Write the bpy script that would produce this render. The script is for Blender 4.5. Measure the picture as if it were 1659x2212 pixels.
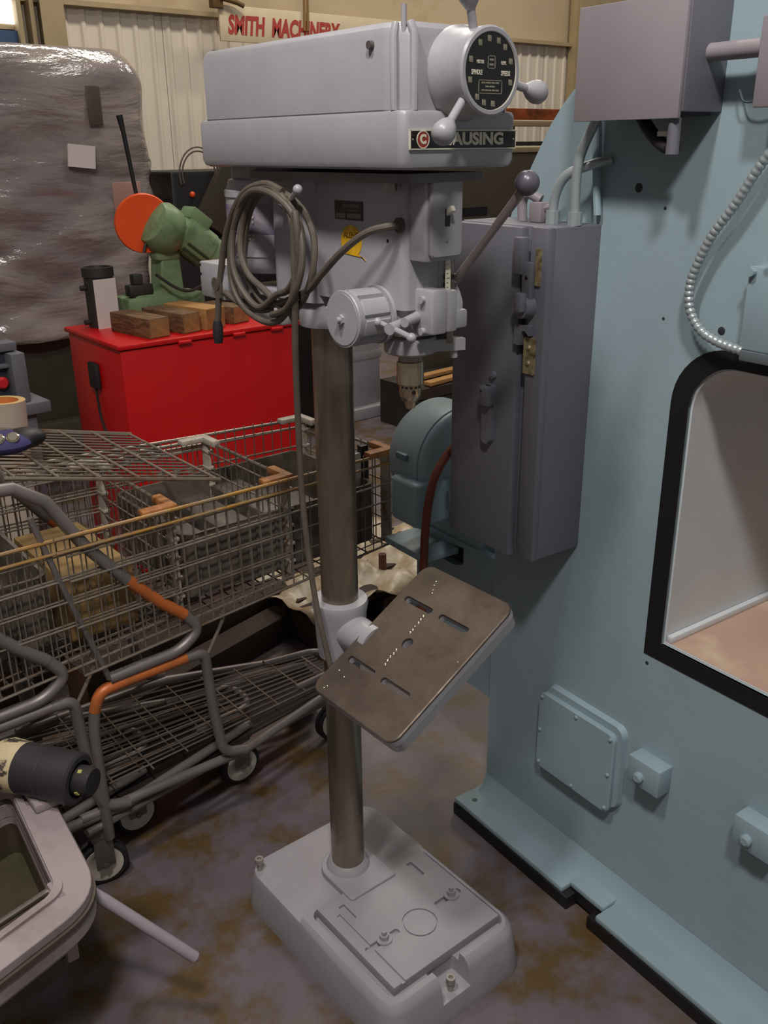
import bpy, bmesh, math, random
from math import sin, cos, pi, radians, sqrt
from mathutils import Vector, Matrix
random.seed(7)
for o in list(bpy.data.objects): bpy.data.objects.remove(o)
SC = bpy.context.scene
COL = SC.collection

# ------------------------------------------------------------------ camera
F_PX, PITCH, YAW, ROLL = 1985.0, radians(21.7), radians(38.8), radians(-0.62)
fh = Vector((sin(YAW), cos(YAW), 0)); up = Vector((0, 0, 1)); rt = fh.cross(up)
fw = fh*cos(PITCH) - up*sin(PITCH); u0 = fh*sin(PITCH) + up*cos(PITCH)
R_ = rt*cos(ROLL) + u0*sin(ROLL); U_ = -rt*sin(ROLL) + u0*cos(ROLL)
cam = bpy.data.cameras.new('camera'); co = bpy.data.objects.new('camera', cam); COL.objects.link(co)
cam.sensor_fit = 'VERTICAL'; cam.sensor_height = 36; cam.sensor_width = 27
cam.lens = F_PX/2212*36; cam.clip_start = 0.02; cam.clip_end = 100
M = Matrix((R_, U_, -fw)).transposed().to_4x4()
M.translation = Vector((-0.91219, -1.27102, 1.54049))
co.matrix_world = M
SC.camera = co

# ------------------------------------------------------------------ world, lamps, exposure
SC.view_settings.view_transform = 'Standard'; SC.view_settings.look = 'None'
SC.view_settings.gamma = 1; SC.view_settings.use_curve_mapping = False
SC.view_settings.exposure = 0.12
w = bpy.data.worlds.new('hall_air'); SC.world = w; w.use_nodes = True
bg = w.node_tree.nodes['Background']; bg.inputs[0].default_value = (.80, .72, .70, 1); bg.inputs[1].default_value = 0.155
def lamp(name, loc, target, size, power, color=(1, .93, .86), size_y=None):
    l = bpy.data.lights.new(name, 'AREA'); l.energy = power; l.color = color; l.size = size
    if size_y: l.shape = 'RECTANGLE'; l.size_y = size_y
    o = bpy.data.objects.new(name, l); COL.objects.link(o); o.location = loc
    o.rotation_euler = (Vector(target)-Vector(loc)).to_track_quat('-Z', 'Y').to_euler()
    return o
lamp('ceiling_lamp', (-1.14, -1.67, 3.5), (0.15, -.1, .9), .24, 41, (1, .94, .91))
lamp('ceiling_lamp', (-1.14, -.52, 3.5), (0.15, -.1, .9), .24, 32, (1, .94, .91))
lamp('ceiling_lamp', (2.2, 3.4, 4.6), (2.2, 3.7, 0), 1.6, 58, (1, .92, .80), .4)
lamp('ceiling_lamp', (1.2, 1.5, 4.4), (1.2, 1.6, 0), 1.2, 22, (1, .93, .86), .3)
lamp('ceiling_lamp', (5.2, 3.4, 4.6), (5.2, 3.7, 0), 1.6, 58, (1, .92, .80), .4)

# ------------------------------------------------------------------ materials
def lin(c):
    return tuple(((v/255)/12.92 if v/255 <= .04045 else ((v/255+.055)/1.055)**2.4) for v in c)
MATS = {}
def mat(name, rgb, rough=.5, metal=0, var=.06, scale=9, bump=0, bscale=60, rgb2=None, s2=6, t2=.55, w2=.08, rough2=None,
        stretch=None, spec=.5, alpha=None, coat=0, emit=0, trans=0):
    if name in MATS: return MATS[name]
    m = bpy.data.materials.new(name); m.use_nodes = True; nt = m.node_tree; N = nt.nodes; L = nt.links
    b = N['Principled BSDF']
    tc = N.new('ShaderNodeTexCoord'); src = tc.outputs['Object']
    if stretch:
        mp = N.new('ShaderNodeMapping'); mp.inputs['Scale'].default_value = stretch; L.new(src, mp.inputs[0]); src = mp.outputs[0]
    c = lin(rgb)
    nz = N.new('ShaderNodeTexNoise'); nz.inputs['Scale'].default_value = scale; nz.inputs['Detail'].default_value = 6; L.new(src, nz.inputs['Vector'])
    mr = N.new('ShaderNodeMapRange'); mr.inputs[1].default_value = .3; mr.inputs[2].default_value = .7
    mr.inputs[3].default_value = 1-var; mr.inputs[4].default_value = 1+var; L.new(nz.outputs[0], mr.inputs[0])
    mx = N.new('ShaderNodeMix'); mx.data_type = 'RGBA'; mx.blend_type = 'MULTIPLY'; mx.inputs[0].default_value = 1
    mx.inputs[6].default_value = (*c, 1); L.new(mr.outputs[0], mx.inputs[7]); out = mx.outputs[2]
    if rgb2:
        n2 = N.new('ShaderNodeTexNoise'); n2.inputs['Scale'].default_value = s2; n2.inputs['Detail'].default_value = 8; n2.inputs['Roughness'].default_value = .62
        L.new(src, n2.inputs['Vector'])
        m2 = N.new('ShaderNodeMapRange'); m2.inputs[1].default_value = t2-w2; m2.inputs[2].default_value = t2+w2; L.new(n2.outputs[0], m2.inputs[0])
        x2 = N.new('ShaderNodeMix'); x2.data_type = 'RGBA'; L.new(m2.outputs[0], x2.inputs[0]); L.new(out, x2.inputs[6]); x2.inputs[7].default_value = (*lin(rgb2), 1)
        out = x2.outputs[2]
        if rough2 is not None:
            r2 = N.new('ShaderNodeMapRange'); r2.inputs[3].default_value = rough; r2.inputs[4].default_value = rough2
            L.new(m2.outputs[0], r2.inputs[0]); L.new(r2.outputs[0], b.inputs['Roughness'])
    L.new(out, b.inputs['Base Color'])
    if not (rgb2 and rough2 is not None): b.inputs['Roughness'].default_value = rough
    b.inputs['Metallic'].default_value = metal; b.inputs['Specular IOR Level'].default_value = spec
    if coat: b.inputs['Coat Weight'].default_value = coat; b.inputs['Coat Roughness'].default_value = .2
    if trans: b.inputs['Transmission Weight'].default_value = trans
    if alpha is not None: b.inputs['Alpha'].default_value = alpha
    if emit:
        b.inputs['Emission Color'].default_value = (*c, 1); b.inputs['Emission Strength'].default_value = emit
    if bump:
        nb = N.new('ShaderNodeTexNoise'); nb.inputs['Scale'].default_value = bscale; nb.inputs['Detail'].default_value = 4; L.new(src, nb.inputs['Vector'])
        bp = N.new('ShaderNodeBump'); bp.inputs['Strength'].default_value = bump; bp.inputs['Distance'].default_value = .002
        L.new(nb.outputs[0], bp.inputs['Height']); L.new(bp.outputs[0], b.inputs['Normal'])
    MATS[name] = m
    return m
GREY = mat('drill_grey_paint', (162, 161, 165), .36, var=.04, scale=12, bump=.25, bscale=45)
GREYD = mat('drill_grey_paint_matt', (156, 152, 156), .5, var=.06, scale=10, bump=.3, bscale=30)
STEEL = mat('brushed_steel', (150, 142, 132), .33, .85, var=.1, scale=30)
COLUMN = mat('worn_steel_column', (142, 130, 116), .28, .75, var=.06, scale=7, rgb2=(96, 76, 56), s2=2.2, t2=.60, w2=.12, rough2=.6, stretch=(4, 4, 1.6))
TABLE = mat('machined_table_steel', (118, 106, 95), .36, .5, var=.2, scale=14, rgb2=(84, 72, 62), s2=9, t2=.52, w2=.15, rough2=.55, bump=.15, bscale=160)
CHROME = mat('bright_steel', (205, 196, 175), .22, .95, var=.06)
BLACK = mat('black_paint', (22, 21, 22), .5)
DIALBK = mat('dial_black', (24, 21, 19), .35)
CREAM = mat('cream_print', (212, 208, 186), .5)
CREAMD = mat('cream_print_worn', (136, 132, 112), .6)
REDLOGO = mat('logo_red', (150, 50, 40), .5)
YELLOW = mat('sticker_yellow', (226, 178, 30), .5, rgb2=(196, 140, 20), s2=60)
CORD = mat('grey_rubber_cord', (92, 84, 74), .55, var=.15, scale=40)
BLUE = mat('blue_machine_paint', (148, 169, 176), .46, var=.05, scale=6, bump=.3, bscale=40)
BLUED = mat('blue_machine_paint_clean', (145, 167, 175), .42, var=.05, scale=9)
EBOX = mat('slate_grey_paint', (104, 104, 113), .5, var=.04, scale=8, bump=.2, bscale=90)
EBOX2 = mat('light_grey_enclosure', (142, 134, 138), .5, var=.05, scale=8)
BRASS = mat('brass_plate', (150, 138, 104), .5, .2, rgb2=(90, 75, 50), s2=40)
ALU = mat('galvanised_conduit', (168, 178, 180), .35, .4)
TAN = mat('tan_table', (186, 156, 136), .6, var=.08, scale=5, rgb2=(206, 184, 160), s2=7, t2=.6)
INNER = mat('inner_white_grey', (202, 208, 210), .5, var=.04)
HOSE = mat('brown_rubber_hose', (116, 58, 40), .45)
RED = mat('red_cabinet_paint', (206, 16, 20), .36, var=.05, scale=5)
GREEN = mat('green_saw_paint', (122, 146, 106), .42, var=.08, rgb2=(94, 116, 80), s2=10)
GREEND = mat('green_fins', (52, 66, 44), .6)
ORANGE = mat('orange_guard', (238, 84, 28), .4)
WOOD = mat('old_wood', (122, 92, 60), .75, var=.2, scale=20, rgb2=(86, 58, 36), s2=18, t2=.52, stretch=(1, 6, 6))
WOODL = mat('pale_wood', (176, 130, 74), .7, var=.15, scale=20, stretch=(1, 6, 6))
WIRE = mat('cart_wire_chrome', (146, 136, 124), .38, .6, var=.12, rgb2=(112, 82, 52), s2=9, t2=.62)
WIREY = mat('cart_rail_rusty', (176, 132, 62), .5, .35, var=.15, rgb2=(146, 130, 110), s2=7)
TUBE = mat('cart_tube_grey', (122, 116, 112), .42, .35, var=.12, rgb2=(104, 74, 48), s2=8, t2=.66)
TUBEO = mat('cart_tube_orange', (188, 102, 48), .42, .1, var=.15, rgb2=(150, 92, 46), s2=12, t2=.58)
RUBBER = mat('dark_rubber', (34, 32, 32), .7)
WHITEP = mat('white_plastic', (205, 198, 186), .5)
PAPER = mat('white_paper', (214, 206, 200), .7)
PLASTIC = mat('pale_plastic_cap', (176, 166, 152), .5, rgb2=(140, 110, 80), s2=18, t2=.6)
CAPO = mat('rusty_orange_cap', (176, 118, 64), .55, rgb2=(140, 86, 44), s2=18)
DARKM = mat('dark_machine', (46, 44, 40), .55, var=.2)
DARKW = mat('dark_wood', (58, 44, 34), .75, var=.2)
OLIVE = mat('olive_machine', (62, 62, 50), .5, var=.12)
CASTG = mat('grey_casting', (158, 146, 146), .45, var=.06, rgb2=(126, 114, 106), s2=5, t2=.6)
CASTD = mat('dark_gasket', (84, 72, 64), .6)
PAN = mat('oily_pan', (76, 64, 50), .5, var=.2, rgb2=(60, 60, 40), s2=5)
CABG = mat('control_grey', (110, 112, 118), .5)
GALV = mat('beige_steel', (168, 150, 116), .55)
BEAMO = mat('orange_beam', (168, 84, 36), .55, rgb2=(96, 48, 24), s2=6)
CARD = mat('cardboard', (186, 160, 118), .8)
SHEET = mat('dusty_plastic_sheet', (168, 152, 122), .35, var=.12, scale=12, bump=.6, bscale=14, rgb2=(196, 184, 160), s2=9)
NAVY = mat('dark_blue_fabric', (54, 48, 92), .8, var=.2)

# ------------------------------------------------------------------ mesh helpers
class MB:
    def __init__(s): s.bm = bmesh.new()
    def box(s, x0, x1, y0, y1, z0, z1, bev=0, seg=2, rot=None, about=None):
        r = bmesh.ops.create_cube(s.bm, size=1); vs = r['verts']
        c = Vector(((x0+x1)/2, (y0+y1)/2, (z0+z1)/2)); d = Vector((x1-x0, y1-y0, z1-z0))
        for v in vs: v.co = Vector((v.co.x*d.x, v.co.y*d.y, v.co.z*d.z)) + c
        if rot is not None:
            a = Vector(about) if about is not None else c
            for v in vs: v.co = rot @ (v.co-a) + a
        if bev:
            es = list({e for v in vs for e in v.link_edges})
            bmesh.ops.bevel(s.bm, geom=es, offset=bev, segments=seg, affect='EDGES', profile=.5)
        return s
    def rings(s, rings, closed=False, caps=True):
        n = len(rings[0]); V = [[s.bm.verts.new(p) for p in r] for r in rings]
        m = len(V)
        for i in range(m if closed else m-1):
            a, b = V[i], V[(i+1) % m]
            for j in range(n):
                k = (j+1) % n
                try: s.bm.faces.new((a[j], a[k], b[k], b[j]))
                except ValueError: pass
        if caps and not closed:
            try: s.bm.faces.new(list(reversed(V[0]))); s.bm.faces.new(V[-1])
            except ValueError: pass
        return s
    def cyl(s, p0, p1, r0, r1=None, n=20, caps=True):
        if r1 is None: r1 = r0
        return s.lathe([(r0, 0), (r1, (Vector(p1)-Vector(p0)).length)], p0, Vector(p1)-Vector(p0), n, caps)
    def lathe(s, prof, o, ax=(0, 0, 1), n=32, caps=True):
        ax = Vector(ax).normalized(); o = Vector(o)
        t = Vector((1, 0, 0)) if abs(ax.x) < .9 else Vector((0, 1, 0))
        u = ax.cross(t).normalized(); v = ax.cross(u)
        rs = [[o+ax*h+(u*cos(2*pi*j/n)+v*sin(2*pi*j/n))*max(r, 1e-5) for j in range(n)] for r, h in prof]
        return s.rings(rs, caps=caps)
    def sphere(s, c, r, n=20, sc=(1, 1, 1)):
        q = bmesh.ops.create_uvsphere(s.bm, u_segments=n, v_segments=max(8, n//2), radius=r)
        for v in q['verts']: v.co = Vector((v.co.x*sc[0], v.co.y*sc[1], v.co.z*sc[2]))+Vector(c)
        return s
    def tube(s, pts, r, n=10, closed=False, rad=None):
        pts = [Vector(p) for p in pts]; m = len(pts); rs = []
        nrm = None
        for i, p in enumerate(pts):
            a = pts[(i-1) % m] if (i or closed) else p; b = pts[(i+1) % m] if (i < m-1 or closed) else p
            t = (b-a).normalized()
            if nrm is None:
                q = Vector((0, 0, 1)) if abs(t.z) < .9 else Vector((1, 0, 0)); nrm = t.cross(q).normalized()
            else:
                nrm = (nrm-t*nrm.dot(t)).normalized()
            bi = t.cross(nrm); rr = rad[i] if rad else r
            rs.append([p+(nrm*cos(2*pi*j/n)+bi*sin(2*pi*j/n))*rr for j in range(n)])
        return s.rings(rs, closed=closed)
    def prism(s, poly, h0, h1, f):
        a = [f(p[0], p[1], h0) for p in poly]; b = [f(p[0], p[1], h1) for p in poly]
        return s.rings([a, b])
    def holed(s, outer, inners, h0, h1, f):
        """plate with holes: filled caps and walls"""
        bm = s.bm
        for h, flip in ((h0, True), (h1, False)):
            es = []
            for loop in [outer]+inners:
                vs = [bm.verts.new(f(p[0], p[1], h)) for p in loop]
                for i in range(len(vs)): es.append(bm.edges.new((vs[i], vs[(i+1) % len(vs)])))
            bmesh.ops.triangle_fill(bm, edges=es, use_beauty=True)
        for loop in [outer]+inners:
            s.rings([[f(p[0], p[1], h0) for p in loop], [f(p[0], p[1], h1) for p in loop]], caps=False)
        return s
    def build(s, name, m, parent=None, label=None, cat=None, group=None, kind=None, ang=35, smooth=True, bevel=0):
        bmesh.ops.remove_doubles(s.bm, verts=s.bm.verts, dist=1e-6)
        bmesh.ops.recalc_face_normals(s.bm, faces=s.bm.faces)
        me = bpy.data.meshes.new(name); s.bm.to_mesh(me); s.bm.free()
        if smooth:
            me.shade_smooth(); me.set_sharp_from_angle(angle=radians(ang))
        me.materials.append(m)
        o = bpy.data.objects.new(name, me); COL.objects.link(o)
        if parent: o.parent = parent
        tag(o, label, cat, group, kind)
        if bevel:
            b = o.modifiers.new('edge_softening', 'BEVEL'); b.width = bevel; b.segments = 2; b.limit_method = 'ANGLE'; b.angle_limit = radians(40)
        return o
def tag(o, label=None, cat=None, group=None, kind=None):
    for k, v in (('label', label), ('category', cat), ('group', group), ('kind', kind)):
        if v: o[k] = v
    return o
def empty(name, label, cat, loc=(0, 0, 0), rz=0, group=None):
    o = bpy.data.objects.new(name, None); COL.objects.link(o); o.location = loc; o.rotation_euler.z = rz
    o.empty_display_size = .05
    return tag(o, label, cat, group)
def copy_tree(o, parent=None):
    c = o.copy(); COL.objects.link(c); c.parent = parent
    for ch in list(o.children): copy_tree(ch, c)
    return c
def rrect(x0, x1, y0, y1, r, n=6):
    out = []
    if not isinstance(r, (tuple, list)): r = (r,)*4
    for (cx, cy, a, q) in ((x1-r[0], y1-r[0], 0, r[0]), (x0+r[1], y1-r[1], 90, r[1]), (x0+r[2], y0+r[2], 180, r[2]), (x1-r[3], y0+r[3], 270, r[3])):
        for i in range(n+1):
            t = radians(a+90*i/n); out.append((cx+q*cos(t), cy+q*sin(t)))
    return out
def loft(loops):
    m = MB(); m.rings([[Vector((p[0], p[1], z)) for p in lp] for lp, z in loops]); return m
def cut(o, cutters):
    for c in cutters:
        md = o.modifiers.new('cut', 'BOOLEAN'); md.operation = 'DIFFERENCE'; md.object = c; md.solver = 'EXACT'
    bpy.context.view_layer.update(); dg = bpy.context.evaluated_depsgraph_get()
    me = bpy.data.meshes.new_from_object(o.evaluated_get(dg)); old = o.data
    o.modifiers.clear(); o.data = me
    me.shade_smooth(); me.set_sharp_from_angle(angle=radians(35))
    for c in cutters: bpy.data.objects.remove(c)
    return o
def crom(pts, k=8, closed=False):
    P = [Vector(p) for p in pts]; n = len(P); out = []
    for i in range(n if closed else n-1):
        p0 = P[(i-1) % n] if (closed or i) else P[0]*2-P[1]; p1 = P[i]; p2 = P[(i+1) % n]
        p3 = P[(i+2) % n] if (closed or i < n-2) else p2*2-p1
        for j in range(k):
            t = j/k
            out.append(.5*((2*p1)+(p2-p0)*t+(2*p0-5*p1+4*p2-p3)*t*t+(3*p1-p0-3*p2+p3)*t**3))
    if not closed: out.append(P[-1])
    return out
def fillet(pts, r, k=6):
    P = [Vector(p) for p in pts]; out = [P[0]]
    for i in range(1, len(P)-1):
        a = (P[i-1]-P[i]); b = (P[i+1]-P[i]); d = min(r, a.length*.48, b.length*.48)
        s, e = P[i]+a.normalized()*d, P[i]+b.normalized()*d
        for j in range(k+1):
            t = j/k; out.append(s*(1-t)**2+P[i]*2*t*(1-t)+e*t*t)
    out.append(P[-1]); return out
def text(name, body, size, m, parent, loc, rot, ext=.0004, off=0, xs=1, align='CENTER', shear=0):
    cu = bpy.data.curves.new(name, 'FONT'); cu.body = body; cu.size = size; cu.extrude = ext; cu.offset = off
    cu.align_x = align; cu.align_y = 'CENTER'; cu.shear = shear; cu.resolution_u = 3
    t = bpy.data.objects.new(name, cu); COL.objects.link(t); bpy.context.view_layer.update()
    me = bpy.data.meshes.new_from_object(t.evaluated_get(bpy.context.evaluated_depsgraph_get()))
    bpy.data.objects.remove(t); me.materials.clear(); me.materials.append(m)
    o = bpy.data.objects.new(name, me); COL.objects.link(o); o.parent = parent; o.location = loc; o.rotation_euler = rot; o.scale = (xs, 1, 1)
    return o
XY = lambda a, b, h: Vector((a, b, h))
YZ = lambda a, b, h: Vector((h, a, b))      # polygon in y,z extruded along x
XZ = lambda a, b, h: Vector((a, h, b))      # polygon in x,z extruded along y
FRONT = (radians(90), 0, 0)                 # lettering read from -Y
LEFT = (radians(90), 0, radians(-90))       # lettering read from -X

# ================================================================== SETTING
fl = mat('stained_concrete', (104, 95, 100), .5, var=.14, scale=9, rgb2=(92, 73, 44), s2=6.5, t2=.525, w2=.07, rough2=.38, bump=.3, bscale=60)
o = MB().box(-4, 10, -4, 5.4, -.1, 0).build('floor', fl, kind='structure')
WALLU = mat('upper_wall_lining', (186, 168, 138), .75, var=.08, scale=1.5, rgb2=(160, 134, 96), s2=1.3, t2=.62)
WALLP = mat('white_ribbed_sheet', (216, 206, 190), .6, var=.04, scale=2)
YW = 5.2
wall = MB().box(-3, 10, YW+.04, YW+.1, 0, 4.6).build('wall_back', WALLU, kind='structure')
def sheet(x0, x1, z0, z1):
    pts = []; x = x0; p = .122
    while x < x1-1e-4:
        for dx, dy in ((0, 0), (.018, 0), (.032, -.013), (.052, -.013), (.066, 0)):
            if x+dx <= x1: pts.append((x+dx, YW+.03+dy))
        x += p
    pts.append((x1, YW+.03))
    m = MB(); r0 = [Vector((a, b, z0)) for a, b in pts]; r1 = [Vector((a, b, z1)) for a, b in pts]
    V0 = [m.bm.verts.new(v) for v in r0]; V1 = [m.bm.verts.new(v) for v in r1]
    for i in range(len(V0)-1): m.bm.faces.new((V0[i], V0[i+1], V1[i+1], V1[i]))
    return m
xs0 = 1.42
for i in range(7):
    sheet(xs0+i*.976, xs0+(i+1)*.976-.004, 0, 2.40).build('wall_sheet', WALLP, wall, smooth=False)
MB().box(xs0-.2, 8.2, YW-.05, YW+.03, 2.40, 2.43).build('trim_1', GALV, kind='structure')
for i, (x, wd) in enumerate(((1.52, .09), (6.60, .20))):
    MB().box(x, x+wd, YW-.14, YW, 0, 4.6, .006).box(x-.03, x+wd+.03, YW-.15, YW-.14, 0, 4.6).build('trim_%d' % (i+2), GALV, kind='structure')
for i, x in enumerate((1.36, 1.44)):
    MB().box(x, x+.03, YW-.1, YW, 0, 4.6, .004).build('trim_%d' % (i+4), GALV, kind='structure')
win = MB().box(1.02, 1.40, YW-.02, YW+.02, 2.24, 2.9).build('window_1', GALV, kind='structure')
MB().box(1.05, 1.375, YW-.03, YW-.021, 2.27, 2.87).build('pane', mat('bright_daylight_pane', (255, 250, 240), .5, emit=3.2), win)
MB().box(1.02, 1.40, YW-.06, YW-.02, 2.12, 2.23).build('window_sill', mat('blue_board', (60, 84, 120), .6), win)
# ------------------------------------------------------------------ sign
sg = empty('hanging_sign', 'long cream sign with red SMITH MACHINERY lettering on far wall', 'sign', (2.72, YW-.20, 2.235))
MB().box(0, 1.72, 0, .02, 0, .225, .004).build('board', mat('cream_board', (206, 190, 160), .6), sg)
text('lettering', 'SMITH  MACHINERY', .160, mat('sign_red', (170, 60, 50), .6), sg, (.06, -.002, .100), FRONT, off=.007, xs=.66, align='LEFT', shear=.18)
MB().box(-.06, .02, -.03, .03, .20, .52, .004).tube(fillet([(0, -.03, .26), (.12, -.04, .24), (.17, -.05, .22)], .03), .016).build('bracket', mat('brown_bracket', (96, 72, 34), .6), sg)
MB().tube(crom([(.70, -.012, .62), (.705, -.012, .3), (.70, -.012, .1)]), .010).tube(crom([(.74, -.012, .62), (.735, -.012, .3), (.73, -.012, .1)]), .010).build('strap', mat('brown_strap', (138, 104, 58), .8), sg)
# wall outlet and cord
wo = empty('wall_outlet', 'small wall outlet with dark drooping cord beside steel column', 'outlet', (6.82, YW-.16, 2.06))
MB().box(-.05, .05, -.03, .0, -.07, .07, .006).build('outlet_box', PAPER, wo)
MB().tube(crom([(0, -.04, 0), (-.12, -.06, -.01), (-.2, -.06, -.12), (-.2, -.06, -.3), (-.16, -.05, -.7)]), .014).build('cord', CORD, wo)

# ================================================================== DRILL PRESS
D = empty('drill_press', 'grey floor-standing drill press with tilted steel table and coiled cord', 'drill press')
base = loft([(rrect(-.176, .176, -.362, .160, .05), 0), (rrect(-.176, .176, -.362, .160, .05), .012),
             (rrect(-.170, .170, -.350, .148, .045), .080), (rrect(-.166, .166, -.345, .142, .042), .092), (rrect(-.158, .158, -.336, .132, .036), .100)]).build('base', GREYD, D)
trough = loft([(rrect(-.140, .150, -.320, -.060, .02), .080), (rrect(-.147, .156, -.328, -.058, .026), .13)]).build('c', GREYD)
rear = MB().box(-.2, .2, -.0585, .2, .0915, .13).build('c', GREYD)
notch = loft([(rrect(-.046, .024, -.42, -.30, .012), .045), (rrect(-.046, .024, -.42, -.30, .012), .2)]).build('c', GREYD)
cut(base, [trough, notch, rear])
pad = MB().box(-.124, .150, -.305, -.058, .078, .1005, .0015).build('machined_pad', GREYD, D)
cs = [MB().box(-.088, -.074, -.127, -.083, .094, .12).build('c', GREYD), MB().box(.096, .110, -.125, -.079, .094, .12).build('c', GREYD),
      loft([(rrect(-.112, -.030, -.213, -.199, .006), .094), (rrect(-.112, -.030, -.213, -.199, .006), .12)]).build('c', GREYD),
      loft([(rrect(.068, .136, -.212, -.198, .006), .094), (rrect(.068, .136, -.212, -.198, .006), .12)]).build('c', GREYD),
      MB().box(-.104, -.096, -.32, -.10, .0965, .12).build('c', GREYD),
      MB().holed([(.015+.036*cos(t*pi/16), -.218+.036*sin(t*pi/16)) for t in range(32)], [[(.015+.0325*cos(t*pi/16), -.218+.0325*sin(t*pi/16)) for t in range(32)]], .097, .12, XY).build('c', GREYD)]
cut(pad, cs)
MB().prism(rrect(-.058, .060, -.090, .052, (.05, .05, .006, .006)), .088, .1065, XY).build('column_boss', GREYD, D, bevel=.002)
MB().lathe([(.047, 0), (.044, .008), (.037, .016)], (0, 0, .106), n=40).build('column_socket', GREYD, D)
for (x, y) in ((-.067, -.206), (.112, -.205)):
    MB().cyl((x, y, .1), (x, y, .104), .016).cyl((x, y, .104), (x, y, .113), .0095, n=6).cyl((x, y, .113), (x, y, .122), .005).build('clamp_bolt', GREYD, D)
for (x, y, z) in ((-.150, .118, .09), (-.012, -.338, .045)):
    MB().lathe([(.006, 0), (.006, .02), (.009, .02), (.009, .032), (.0045, .032), (.0045, .026)], (x, y, z), n=18, caps=True).build('levelling_screw', mat('screw_metal', (160, 154, 146), .4, .4), D)
MB().lathe([(.035, 0), (.035, 1.18)], (0, 0, .11), n=48).build('column', COLUMN, D)
# --- table bracket and table
MB().lathe([(.036, .118), (.052, .116), (.054, .108), (.0505, .090), (.048, .04), (.045, 0), (.036, -.002)], (0, 0, .628), n=44).build('table_bracket', GREY, D)
MB().cyl((0, -.02, .688), (0, -.098, .688), .036, .033, 28).cyl((0, -.098, .688), (0, -.115, .688), .04, .04, 28).build('tilt_trunnion', GREY, D)
MB().cyl((.045, .03, .68), (.075, .05, .68), .008).build('bracket_bolt', STEEL, D)
tb = loft([(rrect(-.1588, .1588, -.1133, .1133, .022), -.003), (rrect(-.1588, .1588, -.1133, .1133, .022), -.0145), (rrect(-.1582, .1582, -.1127, .1127, .021), -.015),
           (rrect(-.156, .156, -.1105, .1105, .02), -.036), (rrect(-.142, .142, -.0965, .0965, .016), -.036), (rrect(-.142, .142, -.0965, .0965, .016), -.014)]).build('table_body', GREY, D)
tt = loft([(rrect(-.159, .159, -.1135, .1135, .022), -.002), (rrect(-.159, .159, -.1135, .1135, .022), .0015), (rrect(-.157, .157, -.1115, .1115, .02), .0030)]).build('table_top', TABLE, D)
sl = []
for cx in (.077, -.076):
    for y0, y1 in ((.020, .093), (-.073, .000)): sl.append((cx, y0, y1))
def slots():
    return [loft([(rrect(cx-.0062, cx+.0062, y0, y1, .006), -.06), (rrect(cx-.0062, cx+.0062, y0, y1, .006), .05)]).build('c', GREY) for cx, y0, y1 in sl] + \
           [MB().cyl((.003, .012, -.06), (.003, .012, .05), .011, n=20).build('c', GREY)]
cut(tb, slots()); cut(tt, slots())
for t_ in (tb, tt): t_.location = (.003, -.205, .725); t_.rotation_euler = (0, radians(-29.9), 0)
dm = MB(); random.seed(3)
for i in range(15):
    u = .062-.113*i/14; v = .029-.010*i/14
    if -.012 < u < .016: continue
    dm.lathe([(.0022+random.random()*.001, 0), (.001, .0008)], (u, v+random.uniform(-.001, .001), .0030), n=8)
for u, v in ((.134, .065), (.126, .062), (.116, .056), (.11, .052), (-.105, .09), (-.14, .085), (-.146, .088), (.02, -.10), (-.11, .07)): dm.lathe([(.002, 0), (.001, .0008)], (u, v, .0030), n=8)
d_ = dm.build('drill_marks', CHROME, tt, label='row of bright drilled dimples')
MB().lathe([(.0, 0), (.03, 0), (.03, .03), (.0, .03)], (0, 0, -.07), n=20).build('table_stem', GREYD, tb)

# --- head
hc = MB()
hc.prism(rrect(-.0455, .0455, -.245, .0, .012), 1.318, 1.497, XY)
hc.prism(rrect(-.058, .058, -.040, .098, .034), 1.305, 1.497, XY)
hc.lathe([(.044, 1.278), (.0455, 1.283), (.0455, 1.42)], (0, -.205, 0), n=40)
hc.box(-.036, .036, -.278, -.20, 1.388, 1.498, .004)
hc.prism([(-.040, -.05), (.040, -.05), (.044, -.2), (-.044, -.2)], 1.300, 1.33, XY)
hc.build('head_casting', GREY, D, ang=30)
MB().lathe([(.036, 0), (.053, .001), (.054, .006), (.054, .028), (.050, .034), (.050, .05)], (0, 0, 1.262), n=44).build('head_collar', GREY, D)
MB().prism(rrect(-.078, .078, -.285, .12, .02), 1.494, 1.506, XY).build('belt_plate', mat('belt_plate_grey', (112, 106, 106), .6), D)
MB().prism(rrect(-.062, .062, .02, .215, .03), 1.490, 1.511, XY).build('motor_plate', GREYD, D)
MB().cyl((-.062, -.235, 1.484), (-.062, -.235, 1.496), .010, n=6).build('cover_bolt', STEEL, D)
# --- belt cover
lo = [(rrect(-.094, .094, -.302, .210, .010), 1.5115), (rrect(-.101, .101, -.309, .217, .012), 1.5145), (rrect(-.104, .104, -.312, .220, .013), 1.522), (rrect(-.104, .104, -.312, .220, .013), 1.577), (rrect(-.102, .102, -.310, .218, .013), 1.582), (rrect(-.098, .098, -.306, .214, .013), 1.583)]
cov = loft(lo).build('belt_cover', GREY, D, ang=40)
def oct_(d):
    return [(.080-d, -.304+d), (.094-d, -.290+d), (.1022-d, -.270+d), (.1022-d, .19), (.085, .2185-d), (-.085, .2185-d), (-.1022+d, .19), (-.1022+d, -.270+d), (-.094+d, -.290+d), (-.080+d, -.304+d)]
loft([(oct_(0), 1.580), (oct_(0), 1.668), (oct_(.003), 1.678), (oct_(.010), 1.685), (oct_(.03), 1.688)]).build('cover_top', GREY, D, ang=28, bevel=.004)
for x in (-.079, .079): MB().tube([(x, -.3045, 1.583), (x, -.3045, 1.672), (x, -.297, 1.683)], .0055, 10).build('corner_bead', GREY, D)
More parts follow.
